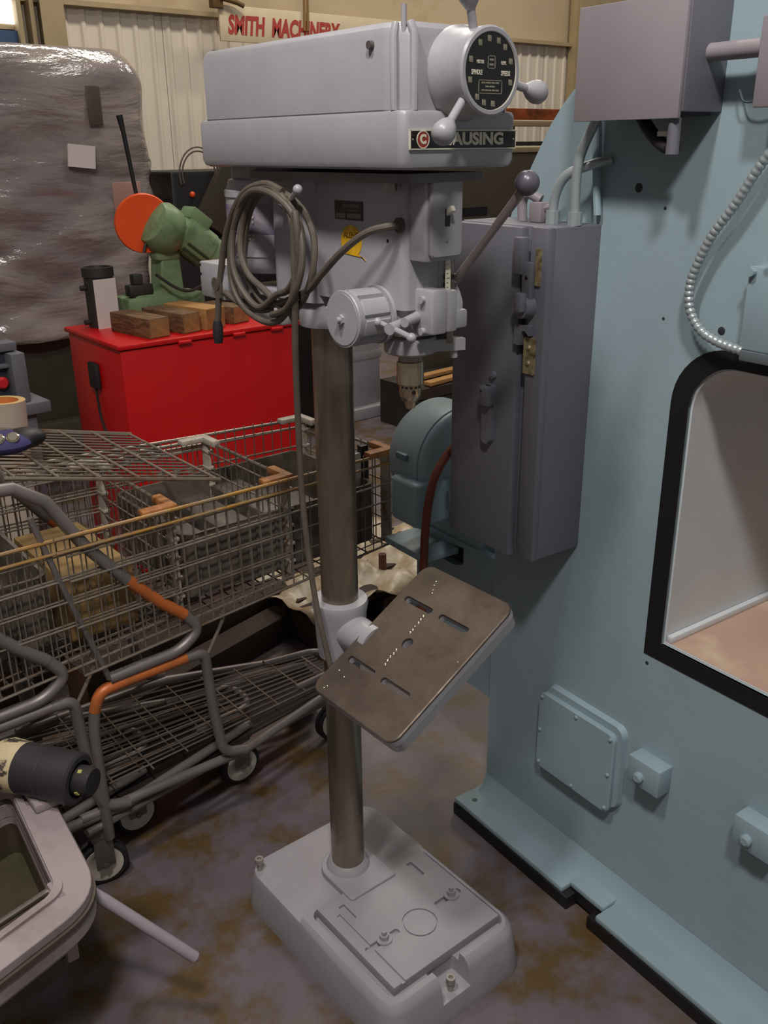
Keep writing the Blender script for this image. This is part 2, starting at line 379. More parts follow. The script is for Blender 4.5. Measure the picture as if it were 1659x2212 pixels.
for x in (-.098, .098): MB().tube([(x, -.288, 1.583), (x, -.288, 1.668), (x*.94, -.284, 1.682)], .0050, 10).build('side_bead', GREY, D)
MB().cyl((-.099, -.249, 1.660), (-.108, -.249, 1.660), .006, .005, 14).build('cover_screw', mat('dark_screw', (86, 80, 78), .5), D)
MB().cyl((-.085, -.292, 1.668), (-.085, -.292, 1.703), .0035).build('cover_pin', GREY, D)
for y, z in ((-.21, 1.637), (-.20, 1.610)):
    MB().lathe([(.0035, 0), (.002, .0006)], (-.1002, y, z), (-1, 0, 0), 10).build('paint_chip', WHITEP, cov)
# --- speed dial
hub = MB().lathe([(.058, 0), (.0575, .008), (.055, .012), (.0515, .046), (.0525, .050), (.0525, .056), (.050, .0585), (.0455, .0585), (.0455, .056)], (0, -.304, 1.627), (0, -1, 0), 56).build('speed_dial', GREY, D)
MB().lathe([(.0455, 0), (.0455, .0012)], (0, -.3595, 1.627), (0, -1, 0), 48).build('dial_face', DIALBK, hub)
MB().holed([(.0462*cos(t*pi/24), 1.627+.0462*sin(t*pi/24)) for t in range(48)], [[(.0448*cos(t*pi/24), 1.627+.0448*sin(t*pi/24)) for t in range(48)]], -.3615, -.3603, XZ).build('dial_ring', CREAM, hub)
yf = -.3612
for a in (96, 71, 50, 20, -18, 122, 160, 196, 232, 253, 278):
    x, z = .0375*cos(radians(a)), 1.627+.0375*sin(radians(a))
    MB().box(x-.0030, x+.0030, yf, yf+.0006, z-.0036, z+.0036, .0008).build('speed_mark', CREAMD, hub)
text('lettering', 'SPINDLE', .0078, CREAM, hub, (-.0245, yf, 1.625), FRONT, .0002, .0002, .66)
text('lettering', 'SPEEDS', .0078, CREAM, hub, (.0265, yf, 1.625), FRONT, .0002, .0002, .66)
text('lettering', 'MOTOR', .0056, CREAM, hub, (-.019, yf, 1.637), FRONT, .0002, .0002, .62)
text('lettering', 'R.P.M.', .0056, CREAM, hub, (.0225, yf, 1.637), FRONT, .0002, .0002, .62)
def frame_(x0, x1, z0, z1, t=.0009):
    return MB().box(x0, x1, yf, yf+.0006, z0, z0+t).box(x0, x1, yf, yf+.0006, z1-t, z1).box(x0, x0+t, yf, yf+.0006, z0, z1).box(x1-t, x1, yf, yf+.0006, z0, z1)
frame_(-.0055, .0075, 1.630, 1.645).box(-.0025, .0045, yf, yf+.0006, 1.639, 1.6415).box(-.0025, .0045, yf, yf+.0006, 1.6335, 1.636).build('dial_window', CREAMD, hub)
m_ = frame_(-.021, .021, 1.601, 1.617)
for z, ws in ((1.6128, (.007, .008, .006, .006)), (1.6085, (.006, .009)), (1.6042, (.005, .005, .004, .006, .005))):
    x = -sum(ws)/2-.0012*len(ws)/2
    for q in ws: m_.box(x, x+q, yf, yf+.0006, z, z+.0019); x += q+.0014
m_.build('instruction_panel', CREAMD, hub)
for (bx, bz, by) in ((-.078, 1.558, -.362), (.100, 1.607, -.345), (-.026, 1.713, -.345)):
    c = Vector((0, -.34, 1.627)); e = Vector((bx, by, bz)); d = (e-c).normalized()
    s_ = c+d*.045
    h = MB().tube([s_, c+d*((e-c).length-.008)], .0055, 14).build('dial_handle', GREY, hub)
    sh = [(.004, -.020), (.0075, -.015), (.0125, -.007), (.0152, .002), (.0145, .010), (.0105, .0155), (.005, .018), (.0005, .0185)]
    MB().lathe(sh, e, d, 24).build('handle_knob', GREY, h)
# --- nameplate
npz0, npz1 = 1.5365, 1.5595
nm = MB().box(-.094, .098, -.3150, -.311, npz0, npz1, .0006).build('nameplate', DIALBK, D)
MB().box(-.0945, .0985, -.3156, -.312, npz1-.0012, npz1+.0006).box(-.0945, .0985, -.3156, -.312, npz0-.0006, npz0+.0008).box(-.0945, -.0935, -.3156, -.312, npz0, npz1).box(.0975, .0985, -.3156, -.312, npz0, npz1).build('border', CREAM, nm)
text('lettering', 'CLAUSING', .0205, CREAM, nm, (-.0540, -.3153, 1.5482), FRONT, .0004, .0009, 1.30, 'LEFT')
MB().lathe([(.0102, 0), (.0102, .0008)], (-.073, -.3148, 1.548), (0, -1, 0), 32).build('logo_disc', REDLOGO, nm)
MB().holed([(-.073+.0108*cos(t*pi/16), 1.548+.0108*sin(t*pi/16)) for t in range(32)], [[(-.073+.0096*cos(t*pi/16), 1.548+.0096*sin(t*pi/16)) for t in range(32)]], -.3160, -.3150, XZ).build('logo_ring', CREAM, nm)
text('logo_letter', 'C', .0150, CREAM, nm, (-.073, -.3158, 1.548), FRONT, .0003, .0008)
for x in (-.0895, .094): MB().lathe([(.0014, 0), (.0008, .0008)], (x, -.315, 1.548), (0, -1, 0), 10).build('rivet', STEEL, nm)
# --- switch
sw = MB(); sw.rings([[Vector((p[0], y, p[1])) for p in rrect(-.030+i, .030-i, 1.3935+i, 1.4965-i, .007)] for y, i in ((-.277, 0), (-.2825, 0), (-.2845, .002))])
sw = sw.build('switch_plate', mat('switch_plate_grey', (152, 150, 158), .4), D)
MB().box(-.0040, .0045, -.2855, -.284, 1.436, 1.459).build('toggle_slot', BLACK, sw)
MB().box(-.0030, .0040, -.300, -.284, 1.449, 1.4570, .001, rot=Matrix.Rotation(radians(-30), 3, 'X'), about=(0, -.284, 1.449)).build('toggle', CREAM, sw)
MB().lathe([(.0026, 0), (.002, .001)], (0, -.2845, 1.416), (0, -1, 0), 12).build('plate_screw', STEEL, sw)
# --- left-hand plates
dp = MB().box(-.0470, -.0452, -.152, -.083, 1.4385, 1.4655, .0006).build('data_plate', mat('data_plate_dark', (58, 50, 48), .4), D)
MB().box(-.0476, -.0468, -.111, -.088, 1.441, 1.448).box(-.0476, -.0468, -.148, -.115, 1.441, 1.448).build('data_field', mat('data_field', (120, 112, 106), .5), dp)
MB().box(-.0476, -.0468, -.145, -.105, 1.456, 1.4615).box(-.0476, -.0468, -.140, -.112, 1.451, 1.4535).build('data_print', mat('data_print', (96, 88, 84), .5), dp)
st = MB().prism([(-.122+.0255*cos(radians(t)), 1.4075+.0235*sin(radians(t))) for t in range(-52, 235, 7)]+[(-.158, 1.381), (-.150, 1.386)], -.0464, -.0452, YZ).build('round_sticker', YELLOW, D)
text('lettering', 'ALENC', .0115, mat('sticker_print', (120, 84, 16), .6), st, (-.0466, -.122, 1.4165), LEFT, .0002, .0003)
MB().lathe([(.003, 0), (.0022, .0004)], (-.0455, -.208, 1.414), (-1, 0, 0), 10).build('bolt_hole', BLACK, D)
MB().lathe([(.0105, 0), (.0105, .004), (.008, .005)], (-.0450, -.236, 1.437), (-1, 0, 0), 18).build('cord_grommet', mat('grommet', (80, 74, 70), .6), D)
# --- return spring housing
sp = MB(); n = 80; rs = []
def flute(r, amp): return [r+amp*(1 if (j*8/n) % 1 < .78 else 0) for j in range(n)]
c0 = Vector((-.046, -.186, 1.307))
for h, r, a in ((0, .043, 0), (.006, .043, 0), (.0065, .036, 0), (.010, .0355, .0050), (.055, .036, .0050), (.056, .040, 0), (.066, .0415, 0), (.0675, .0405, 0)):
    fr = flute(r, a); rs.append([c0+Vector((-h, cos(2*pi*j/n)*fr[j], sin(2*pi*j/n)*fr[j])) for j in range(n)])
sp.rings(rs); sp = sp.build('spring_housing', GREY, D, ang=30)
MB().lathe([(.0375, 0), (.0375, .0012)], c0+Vector((-.0675, 0, 0)), (-1, 0, 0), 40).build('spring_cap', GREY, sp)
MB().cyl(c0+Vector((-.068, 0, 0)), c0+Vector((-.073, 0, 0)), .0075, n=6).cyl(c0+Vector((-.073, 0, 0)), c0+Vector((-.079, 0, 0)), .0042).build('cap_nut', GREY, sp)
MB().sphere(c0+Vector((-.062, .043, .010)), .004, 10).build('spring_pin', GREY, sp)
# --- quill lock lever, stop block, scale
ql = MB().cyl((-.036, -.236, 1.299), (-.078, -.250, 1.297), .0085, n=18).build('quill_lock', GREY, D)
MB().tube([(-.070, -.247, 1.297), (-.074, -.292, 1.291)], .0045, 10).build('lock_lever', GREY, ql)
MB().sphere((-.074, -.294, 1.2905), .0072, 16).build('lever_ball', GREY, ql)
MB().sphere((-.080, -.226, 1.3045), .0068, 16).build('counter_ball', GREY, ql)
MB().tube([(-.078, -.226, 1.304), (-.072, -.245, 1.298)], .004, 8).build('counter_rod', GREY, ql)
MB().cyl((-.020, -.246, 1.308), (-.060, -.262, 1.306), .008, .007, 16).build('lock_stud', GREY, D)
sb = MB().box(-.024, .004, -.283, -.225, 1.285, 1.349, .004).build('stop_block', GREY, D)
MB().box(.006, .026, -.281, -.225, 1.286, 1.346, .003).build('clamp_half', GREY, sb)
for z in (1.3345, 1.289): MB().cyl((-.022, -.262, z), (-.030, -.262, z), .0055, n=14).build('block_screw', GREY, sb)
MB().box(.026, .066, -.262, -.215, 1.284, 1.312, .004).build('stop_bracket', GREY, D)
sc_ = MB().box(.012, .021, -.2705, -.2685, 1.302, 1.392).box(.012, .021, -.2695, -.262, 1.302, 1.306).build('depth_scale', CREAM, D)
for i in range(12): MB().box(.013, .013+(.006 if i % 4 == 0 else .003), -.2710, -.2704, 1.310+i*.0065, 1.3106+i*.0065).build('graduation', BLACK, sc_)
MB().cyl((.040, -.248, 1.262), (.040, -.248, 1.395), .0062, n=14).build('depth_rod', STEEL, D)
for z in (1.345, 1.357): MB().cyl((.040, -.248, z), (.040, -.248, z+.007), .011, n=6).build('stop_nut', mat('blackened_nut', (84, 78, 70), .5, .4), D)
# --- feed hub and lever
fd = MB().lathe([(.046, 0), (.048, .004), (.048, .018), (.040, .024), (.022, .026), (.020, .045), (.014, .050)], (.045, -.205, 1.312), (1, 0, 0), 40).build('feed_hub', GREY, D)
lv = MB().lathe([(.009, 0), (.0072, .02), (.0062, .12), (.0070, .21)], (.080, -.203, 1.332), Vector((.086, -.350, 1.488))-Vector((.080, -.203, 1.332)), 16).build('feed_lever', mat('lever_rod', (140, 130, 128), .4, .2), fd)
MB().sphere((.086, -.352, 1.4915), .0172, 24).build('lever_knob', mat('knob_slate', (92, 88, 98), .3), lv)
# --- spindle
MB().lathe([(.036, 0), (.040, .003), (.0405, .022), (.038, .026)], (0, -.205, 1.246), n=40).build('quill_collar', GREY, D)
MB().prism([(.0, -.245), (.02, -.243), (.062, -.262), (.066, -.250), (.040, -.205), (.02, -.19)], 1.250, 1.268, XY).cyl((.052, -.247, 1.238), (.052, -.247, 1.25), .006, n=10).build('quill_ear', GREY, D)
MB().lathe([(.0185, 0), (.0185, .014)], (0, -.205, 1.234), n=28).build('quill', STEEL, D)
MB().lathe([(.010, 0), (.010, .012)], (0, -.205, 1.226), n=20).build('arbor', STEEL, D)
CH = mat('chuck_steel', (196, 182, 156), .2, .88, var=.08)
ck = MB().lathe([(.0185, 0), (.0208, -.002), (.0212, -.010), (.0212, -.036), (.0195, -.038), (.0175, -.0385), (.0172, -.054), (.0125, -.064), (.0098, -.066), (.0070, -.0765), (.0045, -.077)], (0, -.205, 1.2345), n=40).build('chuck', CH, D)
for a in (-125, -150, -100, -75, -175):
    d = Vector((cos(radians(a)), sin(radians(a)), 0)); MB().cyl(Vector((0, -.205, 1.194))+d*.0168, Vector((0, -.205, 1.194))+d*.0178, .0022, n=6).build('tooth_gap', BLACK, ck)
d = Vector((cos(radians(-112)), sin(radians(-112)), 0)); MB().cyl(Vector((0, -.205, 1.1865))+d*.0165, Vector((0, -.205, 1.1865))+d*.0178, .0034, n=14).build('key_hole', BLACK, ck)
# --- motor
mo = MB().lathe([(.030, 1.335), (.066, 1.338), (.076, 1.350), (.078, 1.365), (.080, 1.367), (.080, 1.462), (.082, 1.463), (.082, 1.473), (.078, 1.475), (.074, 1.49), (.05, 1.497)], (0, .165, 0), n=48).build('motor', GREY, D)
ba = MB(); nn_ = 20
ba.rings([[Vector((.0806*cos(a), .165+.0806*sin(a), z)) for a in [radians(150+90*j/nn_) for j in range(nn_+1)]]+[Vector((.0798*cos(a), .165+.0798*sin(a), z)) for a in [radians(240-90*j/nn_) for j in range(nn_+1)]] for z in (1.405, 1.452)])
lb = ba.build('motor_label', mat('motor_label_purple', (150, 143, 152), .5, rgb2=(112, 98, 134), s2=30, t2=.55), mo)
for a in (206, 212):
    for z in (1.432, 1.424, 1.403, 1.397):
        MB().box(-.0005, .0006, -.0022, .0022, -.0018, .0018).build('label_print', CREAM, lb).location = (.0810*cos(radians(a)), .165+.0810*sin(radians(a)), z)
jb = MB().box(-.098, -.038, .182, .268, 1.290, 1.352, .004).build('junction_box', GREY, D)
for y, z in ((.262, 1.346), (.262, 1.330)): MB().lathe([(.003, 0), (.002, .001)], (-.098, y, z), (-1, 0, 0), 8).build('box_screw', BLACK, jb)
MB().cyl((-.098, .20, 1.318), (-.106, .20, 1.318), .012, n=16).box(-.104, -.098, .186, .190, 1.295, 1.33).build('cord_clamp', STEEL, jb)
MB().box(-.050, .050, .04, .19, 1.275, 1.315, .006).box(-.062, -.03, .06, .15, 1.258, 1.285, .004).build('motor_bracket', GREYD, D)
MB().box(-.056, -.05, .10, .165, 1.278, 1.302).build('bracket_slot', BLACK, D)
MB().tube(crom([(-.095, .185, 1.305), (-.098, .13, 1.292), (-.094, .08, 1.287), (-.085, .05, 1.29)]), .0055, 10).build('motor_lead', CORD, D)
# --- belt tension handle
th = MB().lathe([(.013, 0), (.010, .012), (.008, .02)], (-.056, .030, 1.447), (-1, 0, .1), 16).build('tension_handle', GREY, D)
MB().tube([(-.066, .034, 1.444), (-.106, -.070, 1.480)], .0042, 10).build('handle_rod', GREY, th)
MB().sphere((-.108, -.076, 1.4825), .0075, 16).build('handle_ball', GREY, th)
# --- power cord: one continuous run from the grommet through the coil and down
cp = [(-.046, -.236, 1.437), (-.064, -.232, 1.436), (-.082, -.205, 1.427), (-.092, -.160, 1.399), (-.094, -.110, 1.363), (-.092, -.060, 1.330)]
loops = [(.020, 1.385, .104, .094, -.088), (.026, 1.398, .092, .080, -.096), (.030, 1.383, .108, .096, -.101)]
for k, (cy, cz, ry, rz_, x) in enumerate(loops):
    for j in range(14):
        a = radians(250 - 360*j/14) if k == 0 or True else 0
        a = radians(-110 - 360*j/14)
        cp.append((x+.004*sin(3*a)-.004*k*(j/14), cy-ry*cos(a), cz+rz_*sin(a)))
cp += [(-.098, -.02, 1.300), (-.104, -.052, 1.352), (-.104, -.062, 1.40), (-.100, -.03, 1.462), (-.100, .02, 1.484), (-.1, .09, 1.462), (-.1, .140, 1.40), (-.1, .150, 1.33), (-.1, .11, 1.285), (-.1, .03, 1.272), (-.102, -.03, 1.305), (-.104, -.062, 1.37), (-.108, -.070, 1.42),
       (-.107, -.064, 1.45), (-.106, -.056, 1.41), (-.105, -.052, 1.33), (-.1, -.038, 1.24), (-.088, -.018, 1.12), (-.078, -.006, .96), (-.072, -.018, .80), (-.07, -.05, .68), (-.06, -.07, .60), (-.02, -.09, .52)]
pc = MB().tube(crom(cp, 6), .0055, 10).build('power_cord', CORD, D)
hl = [(-.098, -.02, 1.478), (-.1, .03, 1.488), (-.1, .10, 1.468), (-.1, .158, 1.405), (-.1, .192, 1.32), (-.1, .212, 1.245)]
MB().tube(crom(hl, 8), .0056, 10).build('cord_tail', CORD, D)
pl = MB().lathe([(.0075, 0), (.0095, .01), (.0095, .028), (.007, .04)], (-.1, .2135, 1.212), (0, -.06, 1), 14).build('cord_plug', RUBBER, D)

# ================================================================== BLUE MACHINE
B = empty('blue_press', 'tall pale blue machine frame with black-edged window and grey electrical boxes', 'machine', (.376, .05, 0), radians(-4))
sil = [(-.003, .03), (-.003, 1.385), (-.018, 1.425), (-.044, 1.467), (-.064, 1.503), (-.086, 1.538), (-.11, 1.575), (-.138, 1.607), (-.18, 1.645), (-.24, 1.69), (-.34, 1.745), (-.46, 1.79), (-.62, 1.82), (-.9, 1.84), (-1.5, 1.84), (-1.5, .03)]
def winloop(y0, y1, z0, z1, r):
    p = [(y0, z0)]+[(y0-r+r*cos(radians(t)), z1-r+r*sin(radians(t))) for t in range(0, 91, 9)]
    p += [(y1+r+r*cos(radians(t)), z1-r+r*sin(radians(t))) for t in range(90, 181, 9)]+[(y1, z0)]
    return p
wo_, wi_ = winloop(-.434, -1.3, .638, 1.234, .105), winloop(-.470, -1.264, .672, 1.206, .082)
MB().holed(sil, [wi_], .085, .62, YZ).build('frame', BLUE, B, ang=25)
MB().holed(wo_, [wi_], .0835, .0900, YZ).build('window_border', BLACK, B)
MB().holed([(p[0]+.004 if abs(p[0]+.47) < .001 else p[0], p[1]) for p in winloop(-.468, -1.266, .670, 1.208, .082)], [winloop(-.4735, -1.26, .6755, 1.2025, .08)], .092, .615, YZ).build('window_lining', INNER, B)
MB().box(.094, .62, -1.2598, -.4738, .6740, .6765).build('inner_table', TAN, B)
MB().box(.094, .62, -.4860, -.4742, .6765, .6900, .002).build('inner_ledge', INNER, B)
# base flange
MB().box(-.004, .09, -.355, .012, .033, .048, .004).box(.02, .09, -.45, -.355, .040, .054, .003).box(-.004, .09, -1.5, -.45, .033, .048, .004).build('base_flange', BLUED, B)
MB().box(-.006, .09, -.372, .014, 0, .033, .003).box(-.006, .09, -1.5, -.43, 0, .033, .003).box(.022, .09, -.45, -.355, .012, .040).build('base_edge', BLACK, B)
MB().lathe([(.007, 0), (.005, .001)], (.030, -.025, .048), n=12).build('flange_hole', mat('teal_hole', (70, 100, 90), .5), B)
MB().prism([(.086, .045), (.055, .045), (.072, .06), (.0845, .09)], -1.5, -.003, lambda a, b, h: Vector((a, h, b))).build('base_fillet', BLUED, B)
# access cover
ac = MB(); ac.rings([[Vector((x, p[0], p[1])) for p in rrect(-.416+i, -.200-i, .256+i, .452-i, .024)] for x, i in ((.086, -.004), (.072, 0))])
ac = ac.build('access_hatch', BLUED, B)
c_ = MB(); c_.rings([[Vector((x, p[0], p[1])) for p in rrect(-.404+i, -.190-i, .244+i, .436-i, .018)] for x, i in ((.072, 0), (.063, 0), (.061, .002))])
c_.build('hatch_cover', BLUED, ac)
for y, z in ((-.200, .425), (-.198, .34), (-.200, .257), (-.30, .427), (-.30, .253), (-.394, .425), (-.395, .34), (-.394, .257)):
    MB().lathe([(.0042, 0), (.0036, .003), (.001, .004)], (.061, y, z), (-1, 0, 0), 10).build('hatch_bolt', BLUED, ac)
for y, z in ((-.490, .402), (-.727, .418)):
    b_ = MB().box(.048, .086, y-.038, y+.038, z-.030, z+.030, .003).build('mounting_block', BLUED, B)
    MB().lathe([(.011, 0), (.011, .007), (.007, .010)], (.048, y+.008, z-.006), (-1, 0, 0), 14).build('block_bolt', BLUED, b_)
for y, z, r in ((-.323, 1.472, .008), (-.400, 1.266, .003), (-.381, 1.442, .003), (-.443, .619, .004), (-.515, 1.262, .007)):
    MB().lathe([(r, 0), (r*.7, .0008)], (.085, y, z), (-1, 0, 0), 12).build('frame_hole', mat('hole_dark', (40, 46, 48), .6), B)
# electrical cabinet
eb = MB().box(-.028, .086, -.248, .000, .792, 1.410, .004).build('electrical_cabinet', EBOX, B)
MB().box(-.045, -.027, -.184, .001, .782, 1.408, .004).build('cabinet_door', EBOX, eb)
MB().box(-.044, -.027, -.249, -.206, .792, 1.410, .003).build('cabinet_edge', EBOX, eb)
op = MB().box(-.062, -.044, -.205, -.182, 1.330, 1.393, .003).box(-.056, -.044, -.222, -.200, 1.285, 1.352, .002).build('switch_operator', EBOX, eb)
MB().cyl((-.044, -.207, 1.275), (-.064, -.207, 1.275), .022, .019, 24).build('rotor', EBOX, op)
MB().box(-.076, -.060, -.222, -.205, 1.268, 1.302, .004).build('handle_grip', EBOX, op)
MB().prism([(-.186, 1.207), (-.187, 1.243), (-.226, 1.243), (-.224, 1.226), (-.214, 1.234), (-.206, 1.232), (-.200, 1.207)], -.056, -.044, YZ).build('lock_tab', EBOX, op)
MB().lathe([(.004, 0), (.003, .001)], (-.056, -.212, 1.326), (-1, 0, 0), 12).build('lock_hole', BLACK, op)
MB().box(-.0475, -.044, -.236, -.224, 1.313, 1.376).build('brass_strip', BRASS, eb)
bp_ = MB().box(-.0475, -.044, -.232, -.204, 1.156, 1.222).build('brass_plate', BRASS, eb)
for z in (1.204, 1.176): MB().lathe([(.005, 0), (.003, .003)], (-.0475, -.218, z), (-1, 0, 0), 12).build('plate_screw', BRASS, bp_)
lt = MB(); lt.rings([[Vector((x, p[0], p[1])) for p in rrect(-.131, -.107, 1.002, 1.118, (.003, .003, .012, .012))] for x in (-.045, -.058)])
lt = lt.box(-.070, -.05, -.136, -.110, 1.080, 1.118, .003).build('door_latch', EBOX, eb)
MB().lathe([(.008, 0), (.007, .006), (.003, .007)], (-.045, -.125, 1.137), (-1, 0, 0), 14).build('latch_screw', EBOX, eb)
MB().lathe([(.0045, 0), (.003, .0006)], (-.0702, -.117, 1.108), (-1, 0, 0), 3).build('latch_hole', BLACK, lt)
# conduits
for pts in ([(.03, -.235, 1.41), (.03, -.236, 1.512), (.045, -.262, 1.59)], [(.03, -.182, 1.41), (.03, -.185, 1.455), (.034, -.205, 1.490), (.05, -.245, 1.508), (.08, -.26, 1.515)]):
    cd = MB().tube(crom(pts, 8), .0085, 12).build('conduit', ALU, B)
    MB().cyl((pts[0][0], pts[0][1], 1.41), (pts[0][0], pts[0][1], 1.432), .013, n=10).build('conduit_fitting', ALU, cd)
ce = MB().tube(crom([(.03, -.105, 1.41), (.03, -.103, 1.445), (.03, -.118, 1.458), (.04, -.14, 1.448)], 8), .009, 12).build('conduit_elbow', EBOX2, B)
MB().box(.02, .05, -.16, -.13, 1.41, 1.445, .003).cyl((.035, -.16, 1.435), (.035, -.172, 1.437), .007, n=8).build('conduit_clip', EBOX2, ce)
MB().tube(crom([(.072, -.228, 1.585), (.074, -.236, 1.50), (.074, -.246, 1.425)], 8), .007, 10).build('conduit', BLUED, B)
# upper enclosure
ub = MB().box(-.006, .086, -.468, -.262, 1.583, 1.736, .002).build('upper_enclosure', EBOX, B)
MB().box(-.014, -.006, -.466, -.260, 1.574, 1.737, .0015).build('enclosure_lid', EBOX2, ub)
MB().box(.0, .075, -.455, -.36, 1.578, 1.584).build('open_base', BLACK, ub)
MB().tube(crom([(.03, -.36, 1.583), (.025, -.39, 1.555), (.02, -.425, 1.535), (.02, -.445, 1.538)]), .010, 12).build('cable', RUBBER, ub)
MB().box(.004, .010, -.452, -.443, 1.535, 1.583, .001).box(.006, .020, -.442, -.415, 1.550, 1.558, .002).build('cable_clamp', WHITEP, ub)
MB().cyl((.0, -.452, 1.525), (.0, -.452, 1.575), .010, .009, 14).build('cable_gland', EBOX, ub)
MB().cyl((.045, -.466, 1.662), (.045, -.72, 1.662), .0125, n=18).build('crossing_pipe', EBOX2, B)
MB().box(.03, .036, -.72, -.556, 1.585, 1.70, .003).build('side_panel', EBOX2, B)
MB().tube(crom([(.07, -.505, 1.612), (.065, -.52, 1.595), (.06, -.55, 1.60), (.05, -.565, 1.63)]), .0016, 6).build('thin_wire', mat('thin_wire', (70, 84, 84), .5), B)
# armoured cable
ap = crom([(.06, -.640, 1.60), (.058, -.573, 1.522), (.058, -.530, 1.455), (.058, -.496, 1.408), (.058, -.472, 1.355), (.058, -.466, 1.325), (.058, -.472, 1.292), (.058, -.495, 1.264), (.058, -.530, 1.250), (.058, -.575, 1.243)], 40)
arc = [0]
for i in range(1, len(ap)): arc.append(arc[-1]+(ap[i]-ap[i-1]).length)
MB().tube(ap, .007, 12, rad=[.0062+.0016*abs(sin(pi*s/.0095)) for s in arc]).build('armoured_cable', ALU, B)
jp = MB().box(.055, .086, -.90, -.569, 1.246, 1.370, .003).build('terminal_box', BLUED, B)
MB().box(.05, .086, -.90, -.575, 1.230, 1.246, .002).build('box_lip', mat('lip_grey', (96, 104, 108), .5), jp)
MB().cyl((.055, -.578, 1.362), (.046, -.578, 1.362), .006, n=10).cyl((.055, -.612, 1.385), (.04, -.612, 1.385), .006, n=10).build('box_screw', BLUED, jp)
# motor behind
bm_ = MB().lathe([(.06, 0), (.110, .004), (.122, .012), (.126, .02), (.126, .024), (.1245, .025), (.1245, .027), (.128, .028), (.128, .13), (.115, .15)], (.112, .130, .860), (0, 1, 0), 56).build('drive_motor', BLUED, B)
MB().box(-.040, .060, .125, .225, .732, .838, .010, 3).build('terminal_box', BLUED, bm_)
MB().cyl((.055, .15, .785), (.11, .14, .785), .035, .03, 24).build('cable_boss', BLUED, bm_)
MB().cyl((.02, .155, .85), (.12, .10, .85), .014, n=14).build('conduit_stub', BLUED, bm_)
for a in (170, 195): MB().box(-.012, .012, -.02, .02, -.008, .008, .003).build('cooling_notch', mat('notch_teal', (96, 122, 132), .5), bm_).location = (.112+.124*cos(radians(a)), .21, .86+.124*sin(radians(a)))
MB().box(-.006, .10, .139, .30, .632, .650, .004).box(.10, .30, .06, .30, .650, .74, .006).build('motor_shelf', BLUED, B)
MB().holed([(.0, .30), (.30, .30), (.30, .668), (.0, .668)], [[(.117, .612), (.150, .600), (.199, .600), (.204, .612), (.204, .640), (.195, .648), (.117, .655)]], .095, .115, YZ).build('rear_plate', BLUED, B)
MB().box(.16, .18, .0, .30, .32, .645).box(.14, .16, .14, .155, .58, .645).build('rear_web', mat('dark_inside', (26, 34, 38), .7), B)
MB().tube(crom([(.075, .06, .955), (.034, .088, .922), (-.008, .092, .874), (-.029, .092, .814), (-.039, .092, .739), (-.042, .092, .677), (-.044, .095, .58), (-.04, .10, .45)], 10), .0098, 12).build('drain_hose', HOSE, B)

